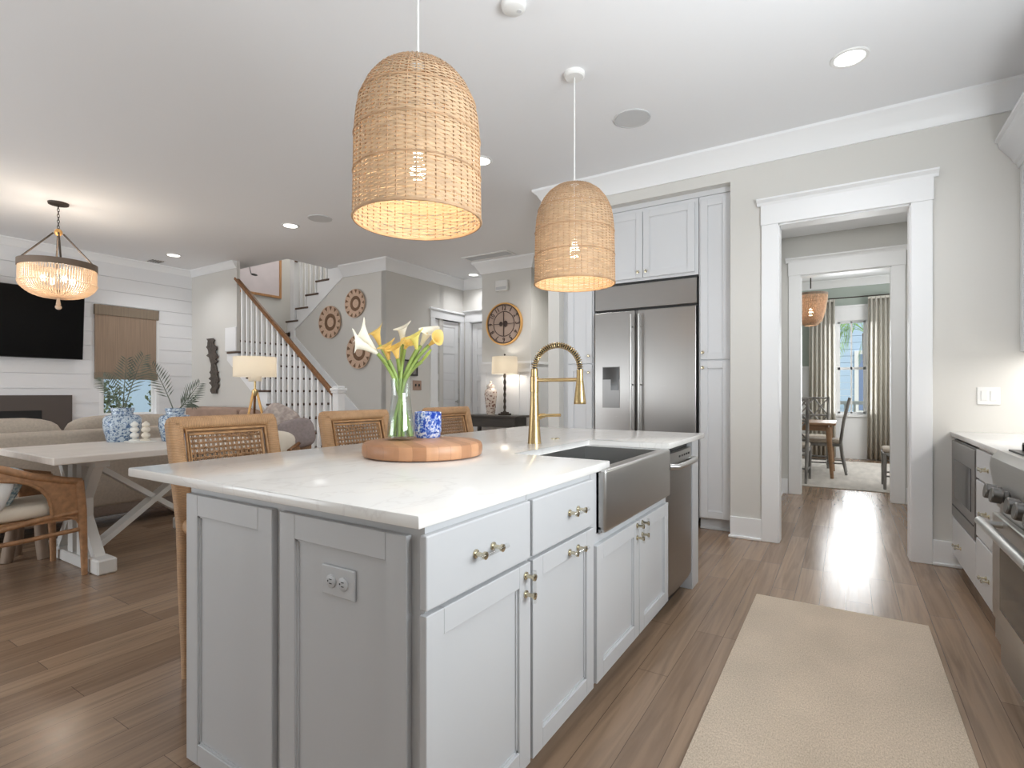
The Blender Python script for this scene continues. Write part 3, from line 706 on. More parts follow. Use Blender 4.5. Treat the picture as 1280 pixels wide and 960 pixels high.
calla((-1.591, 1.621, 1.322), (-1.581, 1.592, 1.390), 0.024, M['flower_y'], 'orange yellow calla lily at the centre, low above the vase', (-1.606, 1.669, 0.992), (-1.624, 1.674, 1.205))
calla((-1.645, 1.706, 1.392), (-1.623, 1.683, 1.493), 0.022, M['flower_w'], 'single white calla lily rising tallest at the centre', (-1.629, 1.687, 0.992), (-1.618, 1.669, 1.205))
calla((-1.622, 1.696, 1.366), (-1.580, 1.687, 1.415), 0.020, M['flower_y'], 'small orange calla lily just right of centre', (-1.615, 1.655, 0.992), (-1.606, 1.653, 1.205))
calla((-1.536, 1.679, 1.361), (-1.527, 1.650, 1.445), 0.023, M['flower_p'], 'pale yellow calla lily right of centre', (-1.638, 1.653, 0.992), (-1.607, 1.666, 1.205))
calla((-1.556, 1.726, 1.382), (-1.495, 1.729, 1.472), 0.024, M['flower_w'], 'cream white calla lily arching at the upper right', (-1.660, 1.664, 0.992), (-1.610, 1.674, 1.205))
calla((-1.513, 1.729, 1.381), (-1.448, 1.735, 1.425), 0.021, M['flower_y'], 'yellow calla lily pointing farthest to the right', (-1.647, 1.633, 0.992), (-1.596, 1.659, 1.205))
calla((-1.526, 1.698, 1.311), (-1.472, 1.697, 1.359), 0.018, M['flower_g'], 'green calla bud lowest on the right', (-1.640, 1.632, 0.992), (-1.609, 1.673, 1.205), True)
cg = thing('candle_glass', 'blue and white marbled glass candle on the wooden board', 'candle', (-1.60, 1.823, 0.976))
MB().lathe([(0, 0.976), (0.052, 0.976), (0.056, 0.981), (0.057, 1.0), (0.060, 1.003), (0.0605, 1.09), (0.058, 1.092), (0.0555, 1.088), (0.055, 1.05), (0, 1.05)], (-1.60, 1.823, 0), 40).build('jar', M['bluglass'], cg, 40)
MB().lathe([(0, 1.0505), (0.0545, 1.0505), (0.0545, 1.062), (0, 1.062)], (-1.60, 1.823, 0), 32).build('wax', M['cream'], cg, 40)

# ------------------------------------------------------------------ counter stools
def stool():
    t_ = thing('counter_stool', 'x', 'stool', (0, 0, 0), 'rattan counter stools at the island')
    # back frame lies in a plane leaning back: point(y, s) with s up the post
    def bp(y, z): # leaning plane
        x = -0.11-0.33*z/1.0*0.6-0.012*max(0, z-0.6)
        return (x, y, z)
    for s in (-1, 1):
        pts = [(-0.105, s*0.275, 0.0), (-0.12, s*0.268, 0.12), (-0.17, s*0.25, 0.35), (-0.215, s*0.232, 0.62)]
        mb = MB().tube(pts, [0.022, 0.025, 0.030, 0.034], 12); mb.build('leg', M['wrap_z'], t_, 50)
        pts = [(0.20, s*0.235, 0.0), (0.20, s*0.235, 0.3), (0.19, s*0.235, 0.62)]
        MB().tube(pts, [0.022, 0.025, 0.03], 12).build('leg', M['wrap_z'], t_, 50)
    st = MB()
    for s in (-1, 1): st.tube([(-0.125, s*0.265, 0.115), (0.20, s*0.235, 0.2)], 0.014, 8)
    st.tube([(-0.125, -0.265, 0.115), (-0.125, 0.265, 0.115)], 0.014, 8).tube([(0.2, -0.235, 0.2), (0.2, 0.235, 0.2)], 0.016, 8)
    st.build('stretcher', M['rattan'], t_, 50)
    MB().box(-0.24, 0.24, -0.255, 0.255, 0.57, 0.635, 0.025, 3).build('seat', M['rattan'], t_, 40)
    MB().box(-0.2, 0.23, -0.23, 0.23, 0.635, 0.685, 0.022, 3).build('cushion', M['cream'], t_, 40)
    # back: rounded wrapped frame with mitred corners
    O = Vector((-0.22, 0, 0.62)); V = Vector((-0.105, 0, 0.45)).normalized(); U = Vector((0, 1, 0)); N_ = U.cross(V)
    H_ = 0.462; W2 = 0.262
    Mx = fr(O, U, V, -N_)
    fw_ = 0.066; th = 0.056
    for s in (-1, 1):
        a0, a1 = (-W2, -W2+fw_) if s < 0 else (W2-fw_, W2)
        MB().box(a0, a1, -0.03, H_-0.012, -th/2, th/2, 0.021, 3, Mx).build('back_post', M['wrap_z'], t_, 40)
    MB().box(-W2+0.006, W2-0.006, H_-fw_*0.92, H_, -th/2, th/2, 0.021, 3, Mx).build('top_rail', M['wrap_y'], t_, 40)
    MB().box(-W2+0.03, W2-0.03, 0.03, 0.09, -th/2, th/2, 0.018, 3, Mx).build('bottom_rail', M['wrap_y'], t_, 40)
    # double thin inner frame
    iy, z0_, z1_ = W2-fw_, 0.09, H_-fw_*0.92
    inn = MB()
    for q, dz in ((0.006, 0.016), (0.022, 0.004)):
        P = [Mx @ Vector((a, b_, dz)) for a, b_ in ((-iy+q, z0_+q), (iy-q, z0_+q), (iy-q, z1_-q), (-iy+q, z1_-q))]
        inn.tube(P, 0.0075, 8, closed=True)
        P = [Mx @ Vector((a, b_, -dz)) for a, b_ in ((-iy+q, z0_+q), (iy-q, z0_+q), (iy-q, z1_-q), (-iy+q, z1_-q))]
        inn.tube(P, 0.0075, 8, closed=True)
    inn.build('inner_frame', M['rattan'], t_, 50)
    # open cane weave
    wv_ = MB(); a0, a1, b0, b1 = -iy+0.03, iy-0.03, z0_+0.03, z1_-0.03
    nv_ = 15
    for i in range(nv_):
        a = a0+(a1-a0)*(i+0.5)/nv_
        for q in (-0.0035, 0.0035):
            wv_.tube([Mx @ Vector((a+q, b0-0.008, 0)), Mx @ Vector((a+q, b1+0.008, 0))], 0.0028, 5)
    nh = 11
    for j in range(nh):
        b_ = b0+(b1-b0)*(j+0.5)/nh
        for ph in (0, 1):
            P = []
            for i in range(nv_*2+1):
                a = a0+(a1-a0)*i/(nv_*2)
                P.append(Mx @ Vector((a, b_+0.0035*math.cos(PI*i/1+ph*PI), 0.007*math.sin(PI*(i)/2+ph*PI))))
            wv_.tube(P, 0.0036, 5)
    wv_.build('cane_panel', M['cane'], t_, 60)
    return t_
st0 = stool(); SXX = -2.20
st0.location = (SXX, 1.41, 0); st0['label'] = 'woven rattan counter stool nearest the camera, at the near end of the island'
dup(st0, (SXX, 2.21, 0), None, 'woven rattan counter stool at the middle of the island, just left of the vase')
dup(st0, (SXX, 3.08, 0), 0.0, 'woven rattan counter stool at the far island end, behind the blue candle')

# ------------------------------------------------------------------ pendants
def pendant():
    p = thing('pendant_lamp', 'x', 'pendant lamp', (0, 0, 0), 'woven pendants over the island')
    Z0, Z1 = 1.853, 2.475
    prof = [(0.248, 0.0), (0.247, 0.08), (0.245, 0.2), (0.243, 0.33), (0.236, 0.41), (0.222, 0.47), (0.196, 0.525), (0.160, 0.570), (0.115, 0.602), (0.07, 0.618), (0.03, 0.622)]
    # arc-length parametrisation
    S = [0]
    for (a, b_), (c_, d_) in zip(prof, prof[1:]): S.append(S[-1]+math.hypot(c_-a, d_-b_))
    def at(s):
        s = max(0, min(S[-1], s))
        for i in range(len(S)-1):
            if s <= S[i+1]:
                f = (s-S[i])/(S[i+1]-S[i]); return prof[i][0]+(prof[i+1][0]-prof[i][0])*f, prof[i][1]+(prof[i+1][1]-prof[i][1])*f
        return prof[-1]
    sh = MB(); NS = 44; pitch = 0.0078; n = int((S[-1]-0.012)/pitch)
    rnd = random.Random(3)
    for j in range(n):
        s = 0.012+j*pitch+rnd.uniform(-0.0012, 0.0012); r, z_ = at(s)
        if r < 0.03: break
        seg = NS*2; ph = j % 2; hh_ = 0.0037+rnd.uniform(-0.0007, 0.0006)
        r2, z2 = at(s+0.004); dr, dz = r2-r, z2-z_; L = math.hypot(dr, dz) or 1; ux_, uz_ = dr/L, dz/L
        A, B = [], []
        for k in range(seg):
            a = 2*PI*k/seg; off = 0.0028*(1 if ((k//2+ph) % 2 == 0) else -1) if k % 2 == 0 else 0
            # radial offset is applied along the outward normal of the profile
            rr_ = r+off*uz_; zz = z_-off*ux_
            A.append(sh.bm.verts.new(((rr_-ux_*hh_)*math.cos(a), (rr_-ux_*hh_)*math.sin(a), Z0+zz-uz_*hh_)))
            B.append(sh.bm.verts.new(((rr_+ux_*hh_)*math.cos(a), (rr_+ux_*hh_)*math.sin(a), Z0+zz+uz_*hh_)))
        for k in range(seg): sh.bm.faces.new((A[k], A[(k+1) % seg], B[(k+1) % seg], B[k]))
    shade = sh.build('shade', M['weave'], p, 80)
    sk_ = MB()
    for k in range(NS):
        a = 2*PI*k/NS; P = []
        for i in range(15):
            r, z_ = at(S[-1]*i/14); P.append((r*math.cos(a), r*math.sin(a), Z0+z_))
        sk_.tube(P, 0.0030, 4)
    sk_.build('stakes', M['weave_s'], shade, 60)
    rim = MB()
    rim.tube([(0.249*math.cos(2*PI*k/64), 0.249*math.sin(2*PI*k/64), Z0+0.004) for k in range(64)], 0.0055, 6, closed=True)
    for s in (0.175, 0.32, 0.46):
        r, z_ = at(s); rim.tube([((r+0.002)*math.cos(2*PI*k/64), (r+0.002)*math.sin(2*PI*k/64), Z0+z_) for k in range(64)], 0.0036, 5, closed=True)
    rim.build('binding', M['weave_s'], shade, 60)
    MB().tube([(0, 0, Z1-0.02), (0, 0, CZ-0.02)], 0.0045, 8).tube([(0, 0, 2.18), (0, 0, Z1)], 0.005, 8).build('cord', M['plastic'], p, 60)
    MB().lathe([(0.0, CZ-0.028), (0.055, CZ-0.028), (0.064, CZ-0.02), (0.066, CZ)], (0, 0, 0), 32).build('canopy', M['plastic'], p, 40)
    MB().lathe([(0, 2.20), (0.02, 2.20), (0.022, 2.13), (0, 2.13)], (0, 0, 0), 16).build('socket', M['plastic'], p, 40)
    MB().lathe([(0, 2.13), (0.014, 2.125), (0.018, 2.10), (0.03, 2.07), (0.032, 2.05), (0.026, 2.028), (0.0, 2.016)], (0, 0, 0), 20).build('bulb', M['bulb'], p, 60)
    l = light('pendant_light', 'POINT', (0, 0, 1.985), 4.6, (1, 0.87, 0.64), 0.03); l.parent = p
    return p
pa = pendant(); pa.location = (-1.432, 1.572, 0); pa['label'] = 'large woven pendant lamp hanging above the flower vase'
dup(pa, (-1.432, 3.0, 0), 0.9, 'woven pendant lamp hanging in front of the refrigerator wall')

# ------------------------------------------------------------------ refrigerator wall
FY = 4.72   # cabinet face plane
U1, N1 = (1, 0, 0), (0, -1, 0)
def knob(root, c, nm='knob'):
    MB().lathe([(0.006, 0), (0.006, 0.012), (0.013, 0.02), (0.014, 0.027), (0.0, 0.031)], c, 16, Matrix.Rotation(PI/2, 4, 'X')).build(nm, M['nickel'], root, 40)
# tall cabinet left of the fridge
tc = thing('tall_cabinet', 'tall white cabinet standing left of the refrigerator', 'cabinet', (-2.2, 5.0, 0), 'white wall cabinets')
MB().box(-2.37, -2.045, FY, 5.42, 0, 2.80).build('body', M['cab'], tc)
d = shaker((-2.315, FY, 1.46), U1, N1, 0.255, 1.30).build('door', M['cab'], tc); knob(d, (-2.085, FY-0.02, 1.53))
d = shaker((-2.315, FY, 0.11), U1, N1, 0.255, 1.335).build('door', M['cab'], tc); knob(d, (-2.085, FY-0.02, 1.37))
# cabinet above the fridge
uc = thing('wall_cabinet', 'white two-door cabinet mounted above the refrigerator', 'cabinet', (-1.5, 5.0, 2.2), 'white wall cabinets')
MB().box(-2.04, -1.075, FY, 5.42, 2.20, 2.86).build('body', M['cab'], uc)
d = shaker((-2.02, FY, 2.225), U1, N1, 0.455, 0.60).build('door', M['cab'], uc); knob(d, (-1.60, FY-0.02, 2.275))
d = shaker((-1.559, FY, 2.225), U1, N1, 0.455, 0.60).build('door', M['cab'], uc); knob(d, (-1.525, FY-0.02, 2.275))
# frieze board at the top of the run
tag(MB().box(-2.37, -0.802, FY-0.012, FY+0.03, 2.862, 2.99).build('cabinet_frieze', M['cab']), 'white frieze board across the tops of the fridge wall cabinets', 'cabinet trim')
# pantry right of the fridge
pc = thing('pantry_cabinet', 'tall white pantry cabinet standing right of the refrigerator', 'cabinet', (-0.94, 5.0, 0), 'white wall cabinets')
MB().box(-1.07, -0.805, FY, 5.42, 0.1, 2.86).box(-1.07, -0.805, FY+0.06, 5.42, 0, 0.1).box(-1.07, -0.805, FY+0.045, FY+0.06, 0, 0.02, 0.003).build('body', M['cab'], pc)
d = shaker((-1.055, FY, 1.46), U1, N1, 0.24, 1.37).build('door', M['cab'], pc); knob(d, (-1.03, FY-0.02, 1.52))
d = shaker((-1.055, FY, 0.11), U1, N1, 0.24, 1.335).build('door', M['cab'], pc); knob(d, (-1.03, FY-0.02, 1.39))
# refrigerator
rf = thing('refrigerator', 'built-in stainless steel side-by-side refrigerator with water dispenser', 'refrigerator', (-1.55, 5.0, 0))
FX0, FX1 = -2.03, -1.085
MB().box(FX0, FX1, FY+0.02, 5.42, 0.06, 2.19).build('body', M['dark'], rf)
MB().box(FX0, FX1, FY-0.012, FY+0.02, 1.952, 2.175, 0.004).build('grille_panel', M['steel_f'], rf)
SPX = -1.605
dl = MB().box(FX0+0.003, SPX-0.026, FY-0.03, FY+0.02, 0.1, 1.93, 0.006, 2).build('door', M['steel_f'], rf)
dr_ = MB().box(SPX+0.026-0.02, FX1-0.003, FY-0.03, FY+0.02, 0.1, 1.93, 0.006, 2).build('door', M['steel_f'], rf)
MB().box(SPX-0.026, SPX+0.006, FY-0.012, FY+0.02, 0.1, 1.93).build('center_gap', M['steel_d'], rf)
for dd, xh in ((dl, SPX-0.045), (dr_, SPX+0.028)):
    hh2 = MB().tube([(xh, FY-0.085, 0.62), (xh, FY-0.085, 1.89)], 0.011, 12)
    for zz in (0.72, 1.25, 1.78): hh2.tube([(xh, FY-0.03, zz), (xh, FY-0.085, zz)], 0.007, 8)
    hh2.build('handle', M['steel'], dd, 40)
dsx0, dsx1 = -1.945, -1.775
dp = MB().box(dsx0, dsx1, FY-0.034, FY-0.028, 1.035, 1.42).build('dispenser', M['steel_d'], dl)
dk = MB().box(dsx0+0.004, dsx1-0.004, FY-0.037, FY-0.033, 1.30, 1.414); dk.box(dsx0+0.085, dsx1-0.01, FY-0.040, FY-0.033, 1.20, 1.30)
dk.build('dispenser_panel', M['glass_dark'], rf)

# ------------------------------------------------------------------ right-hand counter run
RXF = 0.622
UR, NR = (0, -1, 0), (-1, 0, 0)
def rfront(root, nm, y0, y1, z0, z1, slab=True, m='cab'):
    return shaker((RXF, y1, z0), UR, NR, y1-y0, z1-z0, 0.018, 0.06, slab=slab).build(nm, M[m], root)
mc = thing('base_cabinet', 'white base cabinet holding the built-in microwave by the wall', 'cabinet', (0.94, 4.2, 0), 'white base cabinets')
MB().box(RXF, 1.26, 3.815, 4.618, 0.1, 0.36).box(RXF+0.06, 1.26, 3.815, 4.618, 0, 0.1).box(RXF, 1.26, 4.575, 4.618, 0.36, 0.885).box(RXF, 1.26, 3.812, 3.828, 0.36, 0.885).box(RXF+0.5, 1.26, 3.828, 4.575, 0.36, 0.885).build('body', M['cab'], mc)
d = rfront(mc, 'drawer', 3.818, 4.57, 0.106, 0.352); pull(d, (RXF-0.018, 4.29, 0.21), UR, NR, 0.13)
mw = thing('microwave', 'stainless steel microwave drawer built in under the right-hand counter', 'microwave', (0.9, 4.2, 0.36))
MB().box(RXF-0.005, RXF+0.45, 3.832, 4.572, 0.364, 0.868).build('body', M['steel_d'], mw)
md = MB().box(RXF-0.02, RXF-0.004, 3.83, 4.574, 0.362, 0.86, 0.003).build('door', M['steel_f'], mw)
MB().box(RXF-0.0225, RXF-0.019, 3.93, 4.46, 0.50, 0.745).build('window', M['glass_dark'], md)
MB().box(RXF-0.0225, RXF-0.019, 3.86, 4.54, 0.432, 0.440).build('seam', M['black'], md)
nc = thing('base_cabinet', 'white base cabinet between the microwave and the range', 'cabinet', (0.94, 3.6, 0), 'white base cabinets')
MB().box(RXF, 1.26, 3.13, 3.81, 0.1, 0.885).box(RXF+0.06, 1.26, 3.13, 3.81, 0, 0.1).build('body', M['cab'], nc)
d = rfront(nc, 'drawer', 3.136, 3.805, 0.715, 0.872); pull(d, (RXF-0.018, 3.54, 0.785), UR, NR, 0.11)
d = rfront(nc, 'drawer', 3.136, 3.805, 0.40, 0.705); pull(d, (RXF-0.018, 3.52, 0.56), UR, NR, 0.11)
d = rfront(nc, 'drawer', 3.136, 3.805, 0.106, 0.39); pull(d, (RXF-0.018, 3.52, 0.235), UR, NR, 0.11)
tag(MB().box(0.598, 1.26, 3.126, 4.618, 0.885, 0.915, 0.004, 2).build('countertop', M['quartz'], None, 40), 'white stone worktop along the right wall beside the range', 'countertop')
# range
rg = thing('range_cooker', 'stainless steel range with large control knobs at the right edge', 'range', (0.9, 2.9, 0))
RY0, RY1 = 2.20, 3.12
MB().box(0.575, 1.24, RY0, RY1, 0.10, 0.90).build('body', M['steel'], rg)
MB().prism([(0.60, 0.665), (0.565, 0.68), (0.54, 0.86), (0.545, 0.895), (0.57, 0.925), (1.24, 0.925), (1.24, 0.90), (0.60, 0.88)], lambda u, v, a: (u, a, v), RY0, RY1).build('control_panel', M['steel'], rg, 25)
MB().box(0.60, 1.24, RY0+0.02, RY1-0.02, 0.925, 0.932).build('cooktop', M['black'], rg)
gt = MB()
for i in range(7): gt.box(0.64+i*0.09, 0.655+i*0.09, RY0+0.04, RY1-0.04, 0.945, 0.965)
for i in range(4): gt.box(0.63, 1.2, RY0+0.06+i*0.255, RY0+0.075+i*0.255, 0.932, 0.96)
gt.build('burner_grate', M['black'], rg)
od = MB().box(0.548, 0.574, RY0+0.01, RY1-0.01, 0.2, 0.655, 0.004).build('oven_door', M['steel'], rg)
MB().box(0.545, 0.549, RY0+0.16, RY1-0.16, 0.27, 0.56).build('oven_window', M['glass_dark'], od)
hd = MB().tube([(0.487, RY0+0.05, 0.63), (0.487, RY1-0.13, 0.63)], 0.019, 14)
for yy in (RY0+0.12, RY1-0.19): hd.tube([(0.55, yy, 0.63), (0.487, yy, 0.63)], 0.014, 10)
hd.build('oven_handle', M['steel'], od, 40)
MB().box(0.56, 0.575, RY0, RY1, 0.10, 0.19, 0.003).box(0.575, 1.2, RY0+0.02, RY1-0.02, 0.0, 0.10).build('kick_panel', M['steel'], rg)
for yy in (2.96, 2.85, 2.61, 2.50, 2.36):
    Mk = Matrix.Rotation(-PI/2+0.14, 4, 'Y')
    kb_ = MB().lathe([(0.038, 0), (0.038, 0.006), (0.024, 0.010), (0.024, 0.022), (0.031, 0.026), (0.031, 0.056), (0.028, 0.060), (0.0, 0.060)], (0.556, yy, 0.757), 24, Mk).build('knob', M['steel_d'], rg, 35)
# wall cabinet with crown upper right
wc2 = thing('wall_cabinet', 'white wall cabinet with crown moulding high on the right wall', 'cabinet', (1.1, 3.9, 1.43), 'white wall cabinets')
MB().box(0.965, 1.26, 3.37, 4.615, 1.43, 2.66).build('body', M['cab'], wc2)
shaker((0.965, 4.60, 1.44), UR, NR, 0.60, 1.2).build('door', M['cab'], wc2); shaker((0.965, 3.99, 1.44), UR, NR, 0.60, 1.2).build('door', M['cab'], wc2)
MB().prism([(0.965, 2.62), (0.935, 2.62), (0.93, 2.65), (0.915, 2.66), (0.905, 2.69), (0.86, 2.75), (0.845, 2.77), (0.84, 2.80), (0.825, 2.81), (0.825, 2.83), (1.26, 2.83), (1.26, 2.62)], lambda u, v, a: (u, a, v), 3.30, 4.615).build('crown', M['cab'], wc2, 25)
sp_ = thing('light_switch', 'white double rocker switch plate on the wall above the right counter', 'switch', (0.77, 4.61, 1.15))
MB().box(0.737, 0.853, 4.612, 4.62, 1.098, 1.215, 0.003, 2).build('plate', M['plastic'], sp_)
for xx in (0.772, 0.818): MB().box(xx-0.016, xx+0.016, 4.608, 4.613, 1.124, 1.19, 0.002).build('rocker', M['plastic'], sp_)
# runner
rn = MB().box(-0.438, 0.352, 0.9, 3.35, 0.0, 0.014, 0.005, 2)
tag(rn.build('runner_rug', M['rug'], None, 40), 'beige woven runner rug on the kitchen floor', 'rug')

# ------------------------------------------------------------------ ceiling fixtures
def can(x, y, label):
    t_ = thing('recessed_downlight', label, 'ceiling light', (x, y, CZ), 'recessed ceiling downlights')
    MB().lathe([(0.078, CZ-0.001), (0.08, CZ-0.006), (0.098, CZ-0.007), (0.102, CZ-0.003), (0.102, CZ)], (x, y, 0), 32, cap0=False, cap1=False).build('trim_ring', M['plastic'], t_, 40)
    MB().lathe([(0, CZ-0.003), (0.079, CZ-0.003), (0.079, CZ-0.0005), (0, CZ-0.0005)], (x, y, 0), 28).build('lens', M['can'], t_)
    l = light('downlight', 'SPOT', (x, y, CZ-0.02), 38, (0.98, 0.98, 1), 0.07, spot=math.radians(140), blend=0.8)
    l.parent = t_; l.location = (0, 0, -0.02)
can(0.02, 3.73, 'round ceiling downlight in front of the doorway to the dining room')
can(-2.652, 3.701, 'round ceiling downlight showing just right of the near woven pendant')
can(-5.605, 3.927, 'round ceiling downlight just left of the large woven pendant')
can(-8.249, 3.87, 'round ceiling downlight near the shiplap wall above the window')
can(-5.323, 7.22, 'round ceiling downlight in the hall beside the clock wall')
def speaker(x, y, label):
    t_ = thing('ceiling_speaker', label, 'speaker', (x, y, CZ), 'round ceiling speakers')
    MB().lathe([(0, CZ-0.006), (0.118, CZ-0.006), (0.118, CZ)], (x, y, 0), 40).build('grille', M['plastic_g'], t_)
    MB().lathe([(0.119, CZ-0.004), (0.121, CZ-0.008), (0.132, CZ-0.006), (0.134, CZ)], (x, y, 0), 40, cap0=False, cap1=False).build('rim', M['plastic_g'], t_, 40)
speaker(-1.313, 3.714, 'round grey ceiling speaker between the pendant and the kitchen doorway')
speaker(-5.087, 3.945, 'round grey ceiling speaker over the living room in front of the stairs')
sd = thing('smoke_detector', 'round white smoke detector on the ceiling between the two pendants', 'smoke detector', (-1.436, 2.292, CZ))
MB().lathe([(0.0, CZ-0.036), (0.05, CZ-0.036), (0.06, CZ-0.028), (0.064, CZ-0.01), (0.064, CZ)], (-1.436, 2.292, 0), 32).build('housing', M['plastic'], sd, 40)
MB().lathe([(0.0, CZ-0.039), (0.012, CZ-0.039), (0.012, CZ-0.036)], (-1.416, 2.312, 0), 12).build('test_button', M['plastic_g'], sd)
av = thing('air_vent', 'small slotted ceiling air vent near the shiplap wall', 'air vent', (-8.83, 3.89, CZ))
MB().box(-8.93, -8.72, 3.79, 3.99, CZ-0.008, CZ-0.003).build('frame', M['plastic'], av)
for i in range(5): MB().box(-8.915, -8.735, 3.81+i*0.035, 3.825+i*0.035, CZ-0.014, CZ-0.008).build('slat', M['steel_d'], av)
rv = thing('return_air_grille', 'large white return air grille in the ceiling before the clock wall', 'air vent', (-4.4, 6.33, CZ))
MB().box(-4.80, -4.0, 6.205, 6.235, CZ-0.012, CZ).box(-4.80, -4.0, 6.42, 6.45, CZ-0.012, CZ).box(-4.80, -4.77, 6.235, 6.42, CZ-0.012, CZ).box(-4.03, -4.0, 6.235, 6.42, CZ-0.012, CZ).build('frame', M['plastic'], rv)
gl_ = MB()
for i in range(9): gl_.box(-4.77, -4.03, 6.24+i*0.02, 6.25+i*0.02, CZ-0.009, CZ-0.002)
gl_.build('louvre_panel', M['plastic_g'], rv)

# ------------------------------------------------------------------ staircase
stc = thing('staircase', 'white staircase with dark treads and brown handrail at the back', 'staircase', (-7.0, 5.1, 0))
YS = 4.575
for n in range(2, 11):
    x0 = nx(n+1)
    MB().box(x0-0.01, nx(n)+0.03, 4.515, 5.67, nz(n)-0.03, nz(n), 0.006, 1).build('tread', M['treadw'], stc)
    MB().box(nx(n)-0.012, nx(n), 4.55, 5.67, nz(n-1) if n > 2 else 0, nz(n)-0.03).build('riser', M['trim'], stc)
MB().box(-8.9, nx(11)+0.03, 4.61, 6.9, nz(11)-0.03, nz(11)).build('landing', M['treadw'], stc)
MB().box(nx(11)-0.012, nx(11), 4.61, 5.67, nz(10), nz(11)-0.03).build('riser', M['trim'], stc)
# open-side stringer
zz = []
for n in range(2, 11):
    zz += [(nx(n)-0.005, nz(n-1) if n > 2 else 0.0), (nx(n)-0.005, nz(n)-0.03)]
zz += [(-8.04, nz(10)-0.03), (-8.04, 1.67), (-6.73, 0.69), (-5.80, 0.0)]
MB().prism(zz, lambda u, v, a: (u, a, v), 4.535, 4.549).build('stringer', M['trim'], stc)
MB().box(-8.09, -7.80, 4.53, 4.549, 1.81, 2.17, 0.003).build('landing_skirt', M['trim'], stc)
def railz(x): return 1.215+(-5.70-x)*0.787
for n in range(1, 11):
    for j in range(2):
        x = nx(n)-0.055-j*RUN/2
        if x < -7.78 or x > -5.66: continue
        zb = nz(n) if n > 1 else 0.0
        b_ = MB().box(x-0.018, x+0.018, YS-0.018, YS+0.018, zb, railz(x)-0.02).build('baluster', M['trim'], stc)
MB().bar((-5.56, YS, railz(-5.56)), (-7.87, YS, railz(-7.87)), 0.062, 0.058, bev=0.012).build('handrail', M['walnut'], stc)
nw = MB().box(-5.585, -5.475, YS-0.055, YS+0.055, 0, 1.17, 0.004).box(-5.60, -5.46, YS-0.07, YS+0.07, 1.17, 1.20, 0.006).box(-5.608, -5.452, YS-0.078, YS+0.078, 1.20, 1.235, 0.006).box(-5.59, -5.47, YS-0.06, YS+0.06, 1.235, 1.262, 0.012)
nw.build('newel_post', M['trim'], stc)
def skz(x): return 0.92+(-6.40-x)*0.785
MB().prism([(-5.75, 0.0), (-5.75, skz(-5.75)), (-7.95, skz(-7.95)), (-7.95, skz(-7.95)-0.6), (-6.2, 0.0)], lambda u, v, a: (u, a, v), 5.652, 5.668).build('wall_skirt', M['trim'], stc)
# upper flight
def ux2(k): return -8.18+0.265*k
def uz2(k): return 2.41+0.203*k
for k in range(-1, 8):
    MB().box(ux2(k), ux2(k+1)+0.07, 5.63, 6.9, uz2(k)-0.03, uz2(k), 0.005).build('tread', M['treadw'], stc)
    MB().box(ux2(k)+0.03, ux2(k)+0.042, 5.66, 6.9, uz2(k-1), uz2(k)-0.03).build('riser', M['trim'], stc)
P2 = [(-7.95, 2.25)]
for k in range(0, 8): P2 += [(ux2(k)+0.03, uz2(k-1)), (ux2(k)+0.03, uz2(k)-0.03)]
P2 += [(ux2(8)+0.07, uz2(7)-0.03), (-6.2, 3.34), (-6.727, 3.01), (-7.62, 2.44)]
MB().prism(P2, lambda u, v, a: (u, a, v), 5.645, 5.669).build('stringer', M['trim'], stc)
MB().prism([(-7.95, 2.25), (-7.95, 2.42), (-6.5, 3.37), (-6.2, 3.34), (-6.727, 3.01), (-7.62, 2.44)], lambda u, v, a: (u, a, v), 5.76, 6.89).build('soffit', M['trim'], stc)
MB().box(-8.06, -7.95, 5.64, 5.75, 0.9, 3.75, 0.004).build('newel_post', M['trim'], stc)
for k in range(0, 7):
    for j in range(2):
        x = ux2(k)+0.10+j*0.1325
        if x > -7.93: MB().box(x-0.018, x+0.018, 5.665, 5.70, uz2(k), 3.42+(x+7.95)*0.766).build('baluster', M['trim'], stc)
MB().bar((-7.97, 5.68, 3.42), (-6.3, 5.68, 4.70), 0.06, 0.06, bev=0.012).build('handrail', M['walnut'], stc)
lp = thing('framed_picture', 'oak framed pale picture hanging above the stair landing', 'picture', (-8.9, 5.45, 3.3))
MB().box(-8.898, -8.87, 4.90, 6.03, 2.92, 2.96).box(-8.898, -8.87, 4.90, 6.03, 3.86, 3.90).box(-8.898, -8.87, 4.90, 4.94, 2.96, 3.86).box(-8.898, -8.87, 5.99, 6.03, 2.96, 3.86).build('frame', M['wood_fr'], lp)
MB().box(-8.897, -8.885, 4.94, 5.99, 2.96, 3.86).build('print', M['paper'], lp)
MB().tube([(-8.883, 5.40, 3.7), (-8.883, 5.41, 3.4), (-8.883, 5.44, 3.28)], 0.006, 6).blob((-8.883, 5.50, 3.27), 0.05, (0.06, 1.3, 0.4)).build('print_mark', M['dark'], lp, 60)

